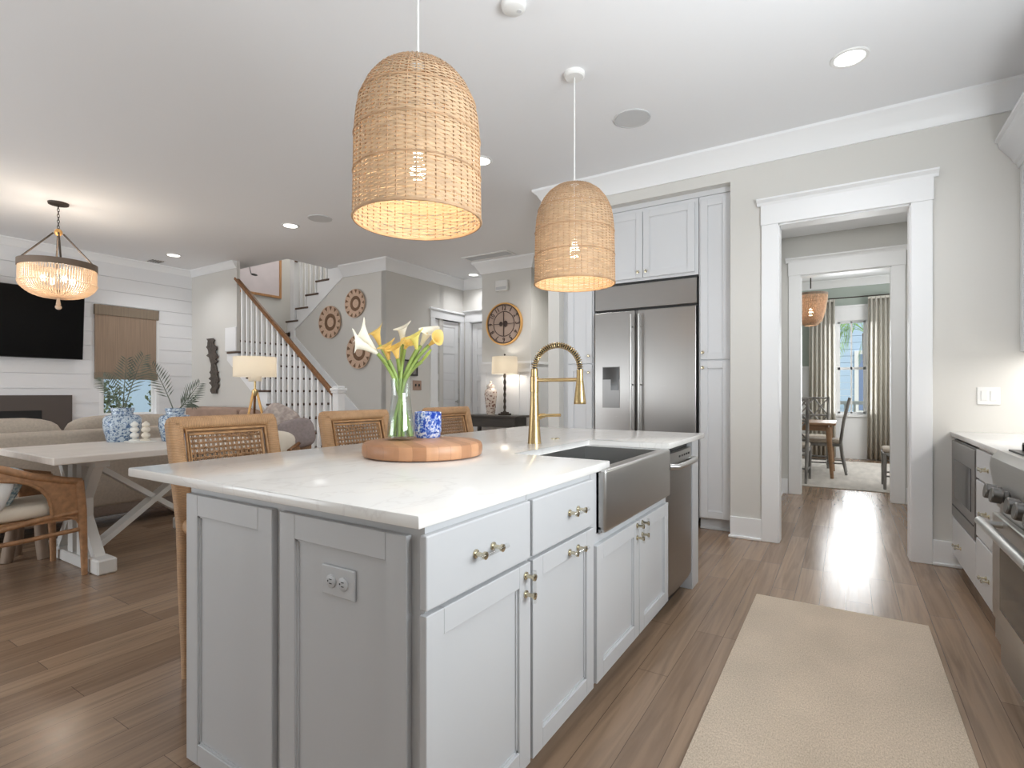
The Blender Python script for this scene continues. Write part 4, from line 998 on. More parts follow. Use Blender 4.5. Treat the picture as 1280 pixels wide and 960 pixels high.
# ------------------------------------------------------------------ wall decorations
def basket(x, z_, r, label):
    y0 = 5.668; t_ = thing('woven_basket_plate', label, 'wall basket', (x, y0, z_), 'woven baskets on the stair wall')
    Mx = Matrix.Rotation(PI/2, 4, 'X')
    MB().lathe([(0, 0.012), (r*0.25, 0.014), (r*0.6, 0.022), (r*0.95, 0.034), (r, 0.04), (r*1.0, 0.03), (r*0.9, 0.004), (0, 0.002)], (x, y0, z_), 48, Mx).build('disc', M['plate_o'], t_, 50)
    MB().lathe([(r*0.30, 0.0165), (r*0.34, 0.0225), (r*0.50, 0.0255), (r*0.53, 0.021)], (x, y0, z_), 48, Mx, False, False).build('ring', M['plate_b'], t_, 50)
    p = MB()
    for k in range(13):
        a = 2*PI*k/13; da = 0.13
        def q(rr, aa, up): return (x+rr*math.cos(aa), y0-up, z_+rr*math.sin(aa))
        p.bm.faces.new([p.bm.verts.new(v) for v in (q(r*0.70, a, 0.0285), q(r*0.95, a-da, 0.0385), q(r*0.96, a, 0.039), q(r*0.95, a+da, 0.0385))])
    p.build('triangle_border', M['plate_b'], t_)
basket(-7.03, 2.31, 0.262, 'left woven basket plate on the stair wall')
basket(-6.44, 2.56, 0.222, 'smallest and highest woven basket plate on the stair wall')
basket(-6.36, 1.81, 0.265, 'lowest woven basket plate, half hidden behind the white calla lilies')
ma = MB(); rnd = random.Random(5)
L_, R_ = [], []
for i in range(27):
    t = i/26; z_ = 2.03-0.87*t; xc = -8.50+0.10*math.sin(2.4*t+0.2)-0.02+0.10*t*t
    w = (0.02+0.075*math.sin(PI*min(1, t*1.9+0.05))**0.6) if t < 0.5 else 0.085-0.10*abs(t-0.72)
    if t > 0.97: w = 0.02
    L_.append((xc-w-rnd.choice((0, 0.01, 0.05, 0.075)), z_)); R_.append((xc+w+rnd.choice((0, 0.01, 0.05, 0.075)), z_))
for (a, b_), (c_, d_) in zip(zip(L_, R_), zip(L_[1:], R_[1:])):
    ma.prism([a, b_, d_, c_], lambda u, v, q: (u, q, v), 4.515, 4.53)
for z_ in (1.9, 1.3): ma.tube([(-8.45, 4.52, z_), (-8.45, 4.55, z_)], 0.008, 6)
tag(ma.build('metal_wall_art', M['artmetal']), 'ragged dark metal art strip on the wall left of the stairs', 'wall art')
dp_ = thing('small_picture', 'small dark framed picture on the hall wall behind the flowers', 'picture', (-5.8, 6.15, 1.56))
MB().box(-5.798, -5.775, 5.96, 6.34, 1.44, 1.46).box(-5.798, -5.775, 5.96, 6.34, 1.67, 1.69).box(-5.798, -5.775, 5.96, 5.98, 1.46, 1.67).box(-5.798, -5.775, 6.32, 6.34, 1.46, 1.67).build('frame', M['dark'], dp_)
MB().box(-5.798, -5.786, 5.98, 6.32, 1.46, 1.67).build('print', M['gray_w'], dp_)
hs = thing('light_switch', 'bronze double switch plate low on the hall wall beside the vase', 'switch', (-5.8, 6.34, 1.29))
MB().box(-5.799, -5.79, 6.24, 6.44, 1.215, 1.37, 0.003).build('plate', M['brown_f'], hs)
for y in (6.30, 6.38): MB().box(-5.79, -5.778, y-0.014, y+0.014, 1.275, 1.315, 0.003).build('toggle', M['dark'], hs)
ch = thing('door_chime', 'white door chime box on the wall above the clock', 'door chime', (-4.36, 6.64, 2.77))
MB().box(-4.465, -4.255, 6.60, 6.659, 2.70, 2.86, 0.008).build('cover', M['plastic'], ch)
MB().box(-4.45, -4.27, 6.595, 6.601, 2.72, 2.76).build('grille', M['plastic_g'], ch)
# clock
CX, CY, CZZ, CR = -4.33, 6.658, 2.205, 0.32
ck_ = thing('wall_clock', 'large round gold rimmed wall clock above the console table', 'clock', (CX, CY, CZZ))
Mx = Matrix.Rotation(PI/2, 4, 'X')
MB().lathe([(0, 0.004), (0.30, 0.004), (0.30, 0.022), (0, 0.022)], (CX, CY, CZZ), 56, Mx).build('face', M['clock_f'], ck_, 40)
MB().lathe([(0.295, 0.0), (0.295, 0.03), (0.30, 0.042), (0.315, 0.042), (CR, 0.03), (CR, 0.0)], (CX, CY, CZZ), 56, Mx, False, False).build('rim', M['gold'], ck_, 40)
ring = MB()
for rr in (0.285, 0.185): ring.tube([(CX+rr*math.cos(2*PI*k/48), CY-0.024, CZZ+rr*math.sin(2*PI*k/48)) for k in range(48)], 0.0055, 6, closed=True)
ring.build('dial_ring', M['hands'], ck_, 60)
dg = bpy.context.evaluated_depsgraph_get()
for k in range(1, 13):
    fc_ = bpy.data.curves.new('numeral', 'FONT'); fc_.body = str(k); fc_.size = 0.115; fc_.align_x = 'CENTER'; fc_.align_y = 'CENTER'; fc_.extrude = 0.004
    fo = bpy.data.objects.new('numeral', fc_); COL.objects.link(fo)
    dg = bpy.context.evaluated_depsgraph_get(); me = bpy.data.meshes.new_from_object(fo.evaluated_get(dg)); bpy.data.objects.remove(fo)
    a = PI/2-2*PI*k/12
    Mt = Matrix.Translation((CX+0.236*math.cos(a), CY-0.026, CZZ+0.236*math.sin(a))) @ Matrix.Rotation(PI/2, 4, 'X') @ Matrix.Rotation(a-PI/2, 4, 'Z') @ Matrix.Diagonal((0.75, 0.85, 1, 1))
    me.transform(Matrix.Translation((-CX, -CY, -CZZ)) @ Mt); me.materials.clear(); me.materials.append(M['hands'])
    no = bpy.data.objects.new('numeral', me); COL.objects.link(no); no.parent = ck_
MB().box(CX-0.006, CX+0.006, CY-0.034, CY-0.03, CZZ-0.185, CZZ+0.185).build('minute_hand', M['hands'], ck_)
MB().box(CX-0.185, CX+0.185, CY-0.031, CY-0.027, CZZ-0.004, CZZ+0.004).build('cross_bar', M['hands'], ck_)
MB().blob((CX+0.03, CY-0.03, CZZ), 0.04, (1, 0.2, 1.2)).blob((CX-0.05, CY-0.03, CZZ), 0.03, (1, 0.2, 1.2)).build('hour_hand', M['hands'], ck_, 60)

# console table with lamp and jar
ct_ = thing('console_table', 'dark wood console table below the clock', 'console table', (-4.3, 6.4, 0))
MB().box(-4.78, -3.86, 6.22, 6.59, 0.82, 0.85, 0.004).build('top', M['console'], ct_)
MB().box(-4.74, -3.90, 6.25, 6.57, 0.68, 0.82).build('drawer_box', M['console'], ct_)
for x in (-4.72, -3.92):
    for y in (6.27, 6.55): MB().box(x-0.025, x+0.025, y-0.025, y+0.025, 0, 0.70, 0.004).build('leg', M['console'], ct_)
tl = thing('table_lamp', 'table lamp with white drum shade and dark twisted stem on the console', 'lamp', (-4.175, 6.42, 0.85))
LX, LY = -4.175, 6.42
MB().box(LX-0.07, LX+0.07, LY-0.07, LY+0.07, 0.85, 0.875, 0.004).box(LX-0.045, LX+0.045, LY-0.045, LY+0.045, 0.875, 0.895, 0.004).build('base', M['iron'], tl)
MB().lathe([(0.03, 0.895)]+[(0.013+0.009*(k % 2), 0.92+0.045*k) for k in range(13)]+[(0.01, 1.52)], (LX, LY, 0), 16).build('stem', M['iron'], tl, 60)
MB().lathe([(0.19, 1.445), (0.182, 1.695), (0.180, 1.695), (0.188, 1.445)], (LX, LY, 0), 40, cap0=False, cap1=False).build('shade', M['shade'], tl, 40)
MB().lathe([(0, 1.62), (0.02, 1.61), (0.034, 1.58), (0.03, 1.55), (0.015, 1.52), (0, 1.52)], (LX, LY, 0), 16).build('bulb', M['bulb_w'], tl, 60)
MB().tube([(LX, LY, 1.61), (LX, LY, 1.715)], 0.004, 6).blob((LX, LY, 1.725), 0.014).build('finial', M['iron'], tl, 60)
l = light('table_lamp_light', 'POINT', (LX, LY, 1.485), 6, (1, 0.90, 0.78), 0.05)
jr = thing('ginger_jar', 'tall rust patterned lidded porcelain jar on the console table', 'jar', (-4.42, 6.42, 0.85))
MB().lathe([(0, 0.85), (0.06, 0.85), (0.065, 0.88), (0.082, 1.05), (0.094, 1.15), (0.088, 1.21), (0.055, 1.235), (0.05, 1.25), (0, 1.25)], (-4.42, 6.42, 0), 32).build('body', M['ginger2'], jr, 50)
MB().lathe([(0.058, 1.25), (0.06, 1.265), (0.05, 1.29), (0.02, 1.305), (0.014, 1.315), (0.018, 1.335), (0, 1.35)], (-4.42, 6.42, 0), 32).build('lid', M['ginger2'], jr, 50)

# ------------------------------------------------------------------ living room
tv = thing('television', 'large black wall television tilted forward on the shiplap wall', 'television', (-9.0, 2.2, 2.1))
Mt = Matrix.Translation((-9.03, 0, 1.635)) @ Matrix.Rotation(0.075, 4, 'Y')
MB().box(-0.02, 0.03, 1.38, 3.045, 0, 0.925, 0.004, 1, Mt).build('body', M['black'], tv)
MB().box(0.03, 0.032, 1.39, 3.035, 0.012, 0.915, 0, 1, Mt).build('screen', M['screen'], tv)
MB().box(-9.10, -8.99, 2.1, 2.4, 1.95, 2.25).build('wall_mount', M['black'], tv)
fp = thing('fireplace', 'long dark bronze fireplace set in the shiplap wall under the television', 'fireplace', (-9.1, 2.2, 0.7))
MB().box(-9.097, -9.06, 1.35, 2.945, 0.94, 1.142).box(-9.097, -9.06, 2.62, 2.945, 0.35, 0.94).box(-9.097, -9.06, 1.35, 1.62, 0.35, 0.94).box(-9.097, -9.06, 1.35, 2.945, 0.2, 0.35).build('surround', M['bronze'], fp)
MB().box(-9.098, -9.08, 1.62, 2.62, 0.35, 0.94).build('firebox', M['black'], fp)
w1 = MB().box(-9.22, -9.10, 3.27, 3.31, 0.80, 2.42).box(-9.22, -9.10, 4.02, 4.06, 0.80, 2.42).box(-9.22, -9.09, 3.27, 4.06, 0.80, 0.84).box(-9.22, -9.10, 3.27, 4.06, 2.38, 2.42)
w1.box(-9.20, -9.15, 3.31, 3.345, 0.84, 2.38).box(-9.20, -9.15, 3.985, 4.02, 0.84, 2.38).box(-9.2, -9.15, 3.345, 3.985, 0.84, 0.875).box(-9.2, -9.15, 3.345, 3.985, 1.58, 1.62).box(-9.2, -9.15, 3.345, 3.985, 2.345, 2.38)
w1o = struct('window_1', w1, M['trim'])
MB().box(-9.18, -9.175, 3.345, 3.985, 0.875, 1.58).box(-9.18, -9.175, 3.345, 3.985, 1.62, 2.345).build('pane', M['pane'], w1o)
bl = thing('roman_shade', 'brown woven roman shade half covering the living room window', 'window shade', (-9.1, 3.62, 1.9))
MB().box(-9.098, -9.05, 3.20, 4.035, 2.30, 2.445, 0.004).build('valance', M['shadecloth2'], bl)
MB().box(-9.09, -9.065, 3.21, 4.00, 1.46, 2.31).build('cloth', M['shadecloth'], bl)
MB().box(-9.093, -9.05, 3.205, 4.02, 1.37, 1.47, 0.006).build('hem', M['shadecloth2'], bl)
# sofa with its back to the dining table
so = thing('sofa', 'long beige linen sofa with its back to the white table', 'sofa', (-5.9, 1.6, 0))
MB().box(-6.38, -5.43, -0.4, 3.05, 0.10, 0.42, 0.03, 2).build('base', M['linen_d'], so, 40)
MB().box(-5.62, -5.42, -0.4, 3.05, 0.18, 0.86, 0.04, 3).build('back', M['linen'], so, 40)
for y in (-0.42, 2.83): MB().box(-6.38, -5.46, y, y+0.24, 0.16, 0.66, 0.05, 3).build('arm', M['linen'], so, 40)
for i, y in enumerate((-0.15, 0.84, 1.83)):
    MB().blob((-5.76, y+0.47, 0.74), 0.5, (0.24, 0.97, 0.46), 20, 12, None, 0.5).build('back_cushion', M['linen'], so, 60)
    MB().box(-6.40, -5.70, y, y+0.95, 0.42, 0.58, 0.05, 3).build('seat_cushion', M['linen'], so, 40)
for x in (-6.3, -5.5):
    for y in (-0.3, 2.95): MB().lathe([(0.02, 0), (0.03, 0.1)], (x, y, 0), 12).build('leg', M['dark'], so)
# white trestle table
dt = thing('trestle_table', 'whitewashed trestle dining table with X braces behind the island', 'table', (-4.45, 1.93, 0))
MB().box(-5.0, -3.955, 1.195, 2.66, 0.745, 0.79, 0.005).build('tabletop', M['white_w'], dt)
for yt in (1.50, 2.36):
    f = MB().box(-4.93, -4.05, yt-0.05, yt+0.05, 0, 0.075, 0.008).box(-4.20, -4.045, yt-0.056, yt+0.056, 0.0, 0.10, 0.01).box(-4.935, -4.78, yt-0.056, yt+0.056, 0.0, 0.10, 0.01)
    MB().box(-4.86, -4.12, yt-0.04, yt+0.04, 0.69, 0.745).build('top_beam', M['white_leg'], dt)
    f.build('foot_beam', M['white_leg'], dt)
    for xp in (-4.56, -4.41): MB().box(xp-0.04, xp+0.04, yt-0.03, yt+0.03, 0.07, 0.70).build('center_post', M['white_leg'], dt)
    for s in (-1, 1):
        c = -4.485
        mb = MB()
        mb.bar((c+s*0.32, yt, 0.07), (c+s*0.11, yt, 0.33), 0.055, 0.06, (0, 1, 0)).bar((c+s*0.11, yt, 0.32), (c+s*0.11, yt, 0.48), 0.055, 0.06, (0, 1, 0)).bar((c+s*0.11, yt, 0.47), (c+s*0.29, yt, 0.71), 0.055, 0.06, (0, 1, 0))
        mb.build('curved_brace', M['white_leg'], dt)
MB().bar((-4.40, 1.53, 0.09), (-4.40, 2.33, 0.70), 0.035, 0.10, (1, 0, 0)).build('cross_brace', M['white_leg'], dt)
MB().bar((-4.43, 1.53, 0.70), (-4.43, 2.33, 0.09), 0.035, 0.10, (1, 0, 0)).build('cross_brace', M['white_leg'], dt)
# porcelain jars with palm fronds
def ginger(x, y, r, h, label):
    t_ = thing('porcelain_planter', label, 'planter', (x, y, 0.79), 'blue and white planters on the table')
    MB().lathe([(0, 0.79), (r*0.78, 0.79), (r*0.84, 0.81), (r, 0.79+h*0.45), (r*0.99, 0.79+h*0.68), (r*0.86, 0.79+h*0.77), (r*0.56, 0.79+h*0.81), (r*0.55, 0.79+h), (r*0.48, 0.79+h), (r*0.48, 0.79+h*0.8), (0, 0.79+h*0.8)], (x, y, 0), 32).build('pot', M['ginger'], t_, 40)
    MB().lathe([(r*0.57, 0.79+h*0.9), (r*0.62, 0.79+h*0.92), (r*0.62, 0.79+h), (r*0.5, 0.79+h)], (x, y, 0), 32, cap0=False, cap1=False).build('rim', M['ginger'], t_, 40)
    return t_
def frond(p0, p1, bend, w, n, nm, par, mm):
    p0, p1 = Vector(p0), Vector(p1); mid = (p0+p1)/2+Vector(bend); P = []
    for i in range(13):
        t = i/12; P.append(p0*(1-t)**2+mid*2*t*(1-t)+p1*t*t)
    mb = MB().tube(P, [0.005*(1-0.7*i/12) for i in range(13)], 5)
    for i in range(n):
        t = 0.3+0.7*i/(n-1); k = min(11, int(t*12)); p = P[k].lerp(P[k+1], t*12-k); d = (P[k+1]-P[k]).normalized()
        sd_ = d.cross(Vector((0.79, -0.55, 0.25))).normalized()
        L = w*(1.0-0.55*abs(t-0.55)/0.45)
        for s in (-1, 1):
            q = p+(sd_*s*0.85+d*0.75).normalized()*L+Vector((0, 0, -0.12*L)); nrm = d*(0.0055 if w < 0.3 else 0.012)
            m_ = p.lerp(q, 0.45)
            a = [mb.bm.verts.new(v) for v in (p-nrm*0.4, m_-nrm*1.1, q, m_+nrm*1.1)]
            mb.bm.faces.new(a)
    return mb.build(nm, mm, par)
g1_ = ginger(-4.88, 1.91, 0.128, 0.265, 'blue and white porcelain planter, the nearer one on the white table')
for e, bnd in (((-4.86, 1.93, 1.44), (0, 0, 0.04)), ((-4.76, 2.01, 1.47), (0.03, 0.0, 0.1)), ((-5.02, 1.83, 1.30), (0, 0, 0.08))):
    frond((-4.88, 1.91, 1.0), e, bnd, 0.13, 13, 'frond', g1_, M['leaf_d'])
g2_ = ginger(-4.60, 2.17, 0.115, 0.262, 'blue and white porcelain planter beside the first stool back')
for e, bnd in (((-4.44, 2.28, 1.25), (0.02, 0.0, 0.02)), ((-4.74, 2.06, 1.40), (0, 0, 0.06)), ((-4.52, 2.26, 1.10), (0.02, 0.02, 0.08))):
    frond((-4.60, 2.17, 1.0), e, bnd, 0.12, 13, 'frond', g2_, M['leaf_d'])
ty = MB().box(-4.86, -4.60, 1.88, 2.04, 0.79, 0.80, 0.003, 1)
tag(ty.build('tray', M['white_obj']), 'small flat white tray under the bobbin candlesticks', 'tray')
def bobbin(x, y, mm, label):
    t_ = thing('candlestick', label, 'candlestick', (x, y, 0.80), 'bobbin candlesticks on the table')
    z0 = 0.80; pr = [(0, 0), (0.036, 0), (0.036, 0.008), (0.016, 0.014)]
    for c in (0.042, 0.086, 0.126):
        rr = 0.032-0.004*(c > 0.1)
        pr += [(rr*math.cos(a), c+rr*0.72*math.sin(a)) for a in (-1.15, -0.6, 0, 0.6, 1.15)]
    pr += [(0.008, 0.152), (0, 0.152)]
    MB().lathe([(r, z+z0) for r, z in pr], (x, y, 0), 24).build('turned_body', mm, t_, 60)
bobbin(-4.735, 1.935, M['white_obj'], 'white bobbin candlestick, the nearer of two on the tray')
bobbin(-4.665, 1.985, M['cream'], 'cream bobbin candlestick, the farther of two on the tray')
# rattan armchair at the near table end (faces +Y)
rc = thing('rattan_armchair', 'brown rattan armchair with cushions drawn up to the white table', 'armchair', (-4.42, 1.1, 0))
XR, XL = -4.17, -4.70
for x in (XR, XL):
    MB().tube([(x, 1.42, 0), (x, 1.415, 0.2), (x, 1.405, 0.42), (x, 1.39, 0.61)], [0.017, 0.02, 0.026, 0.026], 12).build('leg', M['rattan_b'], rc, 50)
    MB().tube([(x, 0.72, 0), (x, 0.76, 0.35), (x, 0.70, 0.8)], 0.02, 10).build('leg', M['rattan_b'], rc, 50)
    MB().tube([(x, 1.40, 0.605), (x, 1.30, 0.628), (x, 1.15, 0.672), (x, 1.0, 0.735), (x, 0.85, 0.79), (x, 0.72, 0.82)], 0.023, 12).build('arm_rail', M['rattan_b'], rc, 50)
    # woven side panel from the front leg back to an arched opening
    arch = [(1.255, 0.40), (1.25, 0.47), (1.235, 0.53), (1.20, 0.585), (1.15, 0.625), (1.09, 0.648), (1.0, 0.665), (0.95, 0.67)]
    polyp = [(1.40, 0.40), (1.40, 0.60), (1.30, 0.625), (1.15, 0.665), (1.0, 0.725), (0.95, 0.74)]+arch[::-1]
    MB().prism(polyp, lambda u, v, a: (a, u, v), x-0.008, x+0.008).build('side_panel', M['rattan_b'], rc)
    MB().tube([(x+0.004, a, b_) for a, b_ in arch], 0.012, 8).build('arch_rail', M['rattan_b'], rc, 50)
    rl = MB().tube([(x, 1.40, 0.415), (x, 1.2, 0.40), (x, 1.0, 0.37), (x, 0.74, 0.36)], 0.016, 8).tube([(x, 1.405, 0.30), (x, 1.1, 0.285), (x, 0.74, 0.28)], 0.014, 8)
    rl.tube([(x, 1.405, 0.315), (x, 1.38, 0.365), (x, 1.33, 0.39), (x, 1.24, 0.395)], 0.010, 6)
    rl.build('side_rail', M['rattan_b'], rc, 50)
MB().tube([(XR, 1.40, 0.40), (XL, 1.40, 0.40)], 0.02, 8).tube([(XR, 0.74, 0.38), (XL, 0.74, 0.38)], 0.02, 8).build('seat_rail', M['rattan_b'], rc, 50)
MB().box(XL, XR, 0.74, 1.40, 0.37, 0.40).build('seat', M['rattan_b'], rc)
MB().tube([(XR, 0.72, 0.82), (-4.3, 0.66, 0.86), (-4.57, 0.66, 0.86), (XL, 0.72, 0.82)], 0.024, 10).build('top_rail', M['rattan_b'], rc, 50)
MB().prism([(XL, 0.42), (XL, 0.81), (-4.57, 0.85), (-4.3, 0.85), (XR, 0.81), (XR, 0.42)], lambda u, v, a: (u, a, v), 0.685, 0.70).build('back_panel', M['rattan_b'], rc)
MB().box(XL+0.03, XR-0.03, 0.72, 1.39, 0.40, 0.485, 0.035, 3).build('seat_cushion', M['cream'], rc, 40)
pw = MB().blob((-4.30, 1.02, 0.575), 0.155, (0.9, 0.34, 0.85), 18, 12, Matrix.Rotation(-0.35, 4, 'X'), 0.62)
tag(pw.build('cushion', M['pillow_w'], None, 60), 'white scatter cushion in the rattan armchair', 'cushion')
pb = MB().blob((-4.47, 1.11, 0.57), 0.165, (1.0, 0.24, 0.85), 18, 12, Matrix.Rotation(-0.45, 4, 'X'), 0.62)
tag(pb.build('cushion', M['blue_p'], None, 60), 'blue patterned scatter cushion in the rattan armchair', 'cushion')
# greige stool under the table
gs = thing('wooden_stool', 'greige wooden stool with splayed legs behind the rattan armchair', 'stool', (-4.95, 1.36, 0))
MB().lathe([(0, 0.40), (0.17, 0.40), (0.18, 0.415), (0.17, 0.44), (0, 0.445)], (-4.95, 1.36, 0), 28).build('seat', M['tan_w'], gs, 40)
for a in (0.3, 1.87, 3.44, 5.01):
    dx, dy = math.cos(a), math.sin(a)
    MB().tube([(-4.95+dx*0.14, 1.36+dy*0.14, 0), (-4.95+dx*0.12, 1.36+dy*0.12, 0.12), (-4.95+dx*0.08, 1.36+dy*0.08, 0.40)], [0.035, 0.036, 0.026], 10).build('leg', M['tan_w'], gs, 50)
# bead chandelier
CHX, CHY = -7.0, 2.157
bc = thing('bead_chandelier', 'round glass bead chandelier hanging over the living room', 'chandelier', (CHX, CHY, CZ))
MB().lathe([(0, CZ-0.03), (0.03, CZ-0.03), (0.085, CZ-0.02), (0.09, CZ)], (CHX, CHY, 0), 28).build('canopy', M['iron'], bc, 40)
chn = MB()
for i in range(9):
    z_ = CZ-0.045-i*0.03; a = PI/2*(i % 2)
    chn.tube([(CHX+0.010*math.cos(t)*math.cos(a), CHY+0.010*math.cos(t)*math.sin(a), z_+0.02*math.sin(t)) for t in [2*PI*k/10 for k in range(10)]], 0.003, 5, closed=True)
chn.build('chain', M['iron'], bc, 60)
MB().blob((CHX, CHY, 2.86), 0.035, (1, 1, 1.1)).tube([(CHX, CHY, 2.85), (CHX, CHY, 2.88)], 0.02, 10).build('hub', M['gold'], bc, 60)
for k in range(4):
    a = 2*PI*k/4+1.33
    MB().tube([(CHX+0.04*math.cos(a), CHY+0.04*math.sin(a), 2.85), (CHX+0.31*math.cos(a), CHY+0.31*math.sin(a), 2.535)], 0.009, 6).build('arm', M['iron'], bc, 60)
MB().lathe([(0.318, 2.475), (0.330, 2.475), (0.330, 2.54), (0.318, 2.54), (0.318, 2.475)], (CHX, CHY, 0), 64, cap0=False, cap1=False).build('ring', M['bronze_l'], bc, 40)
M['bead'] = translucent('glass_beads', rgb(250, 236, 218), 0.55, 0.15)
sk1 = MB(); NSk = 84
for k in range(NSk):
    a = 2*PI*k/NSk; c, s_1 = math.cos(a), math.sin(a)
    P, Rr = [], []
    for i in range(17):
        P.append((CHX+0.316*c, CHY+0.316*s_1, 2.475-0.009*i)); Rr.append(0.0095 if i % 2 else 0.004)
    sk1.tube(P, Rr, 5)
    P, Rr = [], []
    for i in range(25):
        t = i/24; an = t*PI/2
        rr_ = 0.310*math.cos(an)**0.75+0.012; P.append((CHX+rr_*c, CHY+rr_*s_1, 2.325-0.155*math.sin(an)**1.3)); Rr.append((0.0105 if i % 2 else 0.005)*(1-0.35*t))
    sk1.tube(P, Rr, 5)
o = sk1.build('bead_skirt', M['bead'], bc, 60); o['kind'] = 'stuff'
for k in range(4):
    a = 2*PI*k/4+0.1
    MB().blob((CHX+0.13*math.cos(a), CHY+0.13*math.sin(a), 2.36), 0.024, (1, 1, 1.5)).build('bulb', M['bulb'], bc, 60)
MB().tube([(CHX, CHY, 2.17), (CHX, CHY, 2.10)], [0.012, 0.022], 8).blob((CHX, CHY, 2.075), 0.03, (1, 1, 0.9), 8, 6).build('pendant_drop', M['bead'], bc, 60)
light('chandelier_light', 'POINT', (CHX, CHY, 2.40), 16, (1, 0.90, 0.76), 0.12)
light('chandelier_uplight', 'POINT', (CHX, CHY, 2.62), 3, (1, 0.90, 0.78), 0.10)
# loveseat by the back wall
lv = thing('loveseat', 'brown upholstered loveseat against the wall under the metal art', 'sofa', (-7.9, 4.1, 0))
MB().box(-8.62, -7.25, 3.70, 4.50, 0.08, 0.44, 0.03, 2).build('base', M['brown_f'], lv, 40)
MB().box(-8.62, -7.25, 4.20, 4.50, 0.2, 0.96, 0.05, 3).build('back', M['brown_f'], lv, 40)
for x in (-8.66, -7.35): MB().box(x, x+0.2, 3.68, 4.5, 0.1, 0.68, 0.05, 3).build('arm', M['brown_f'], lv, 40)
tag(MB().blob((-7.05, 4.30, 0.85), 0.2, (1.0, 0.4, 0.5), 16, 10, None, 0.6).build('cushion', M['brown_f'], None, 60), 'low brown cushion at the right end of the loveseat', 'cushion')
# tripod floor lamp
fl_ = thing('tripod_floor_lamp', 'tripod floor lamp with glowing white drum shade before the stairs', 'lamp', (-5.67, 3.52, 0))
FXL, FYL = -5.67, 3.52
for k in range(3):
    a = 2*PI*k/3+2.68
    MB().tube([(FXL+0.30*math.cos(a), FYL+0.30*math.sin(a), 0), (FXL+0.02*math.cos(a), FYL+0.02*math.sin(a), 1.19)], [0.012, 0.014], 8).build('leg', M['walnut'] if k == 0 else M['gold'], fl_, 50)
MB().lathe([(0.03, 1.14), (0.035, 1.16), (0.035, 1.20), (0.012, 1.22), (0.012, 1.32), (0, 1.32)], (FXL, FYL, 0), 20).build('collar', M['brass'], fl_, 40)
MB().lathe([(0.07, 1.305), (0.07, 1.37), (0.0, 1.37)], (FXL, FYL, 0), 24, cap0=False).build('shade_collar', M['shade'], fl_, 40)
MB().lathe([(0.225, 1.355), (0.225, 1.58), (0.222, 1.58), (0.222, 1.355)], (FXL, FYL, 0), 48, cap0=False, cap1=False).build('shade', M['shade'], fl_, 40)
MB().lathe([(0, 1.50), (0.02, 1.49), (0.034, 1.46), (0.03, 1.43), (0.015, 1.40), (0, 1.40)], (FXL, FYL, 0), 16).build('bulb', M['bulb_w'], fl_, 60)
light('floor_lamp_light', 'POINT', (FXL, FYL, 1.535), 6, (1, 0.90, 0.78), 0.05)
# accent chair with pillows
ac = thing('accent_armchair', 'wood and cane accent armchair with cushions in front of the stairs', 'armchair', (-4.85, 3.3, 0))
Ux = Vector((0.8457, 0.5336, 0)); Vx = Vector((-0.5336, 0.8457, 0)); O_ = Vector((-4.87, 3.22, 0))
def P3(u, v, z): return O_+Ux*u+Vx*v+Vector((0, 0, z))
for u in (-0.26, 0.27):
    for v in (-0.25, 0.28):
        MB().tube([P3(u, v, 0), P3(u, v, 0.45)], [0.016, 0.022], 8).build('leg', M['walnut'], ac, 50)
    MB().tube([P3(u, -0.27, 0.62), P3(u, 0.1, 0.70), P3(u+0.02, 0.30, 0.76)], 0.02, 8).tube([P3(u, -0.25, 0.45), P3(u, -0.27, 0.62)], 0.018, 8).build('arm', M['walnut'], ac, 50)
    MB().prism([(-0.24, 0.42), (-0.24, 0.60), (0.28, 0.74), (0.28, 0.42)], lambda p, q, a: P3(a, p, q), u-0.006, u+0.006).build('side_panel', M['cane'], ac)
MB().box(-0.27, 0.27, -0.26, 0.29, 0.36, 0.42, 0.01, 1, fr(O_, Ux, Vx, (0, 0, 1))).build('seat_frame', M['walnut'], ac)
MB().box(-0.25, 0.25, -0.26, 0.26, 0.42, 0.53, 0.04, 3, fr(O_, Ux, Vx, (0, 0, 1))).build('seat_cushion', M['cream'], ac, 40)
MB().box(-0.27, 0.27, 0.26, 0.30, 0.42, 0.82, 0.01, 1, fr(O_, Ux, Vx, (0, 0, 1))).build('back_frame', M['walnut'], ac)
def pill(u, v, z, r, sc, rz, m_, label, tz=0.0):
    Mx_ = Matrix.Rotation(math.radians(32.25)+rz, 4, 'Z') @ Matrix.Rotation(-0.25, 4, 'X') @ Matrix.Rotation(tz, 4, 'Y')
    tag(MB().blob(P3(u, v, z), r, sc, 18, 12, Mx_, 0.6).build('cushion', M[m_], None, 60), label, 'cushion')
pill(-0.03, 0.17, 0.85, 0.20, (1, 0.36, 1), 0, 'pillow_g', 'mottled grey cushion standing highest in the accent armchair', 0.5)
pill(0.22, 0.02, 0.76, 0.18, (1, 0.34, 0.85), 0.25, 'pillow_m', 'mauve grey cushion leaning right in the accent armchair', -0.2)
pill(0.02, -0.05, 0.67, 0.18, (1.25, 0.4, 0.72), -0.1, 'cream', 'cream oblong cushion at the front of the accent armchair', 0.05)

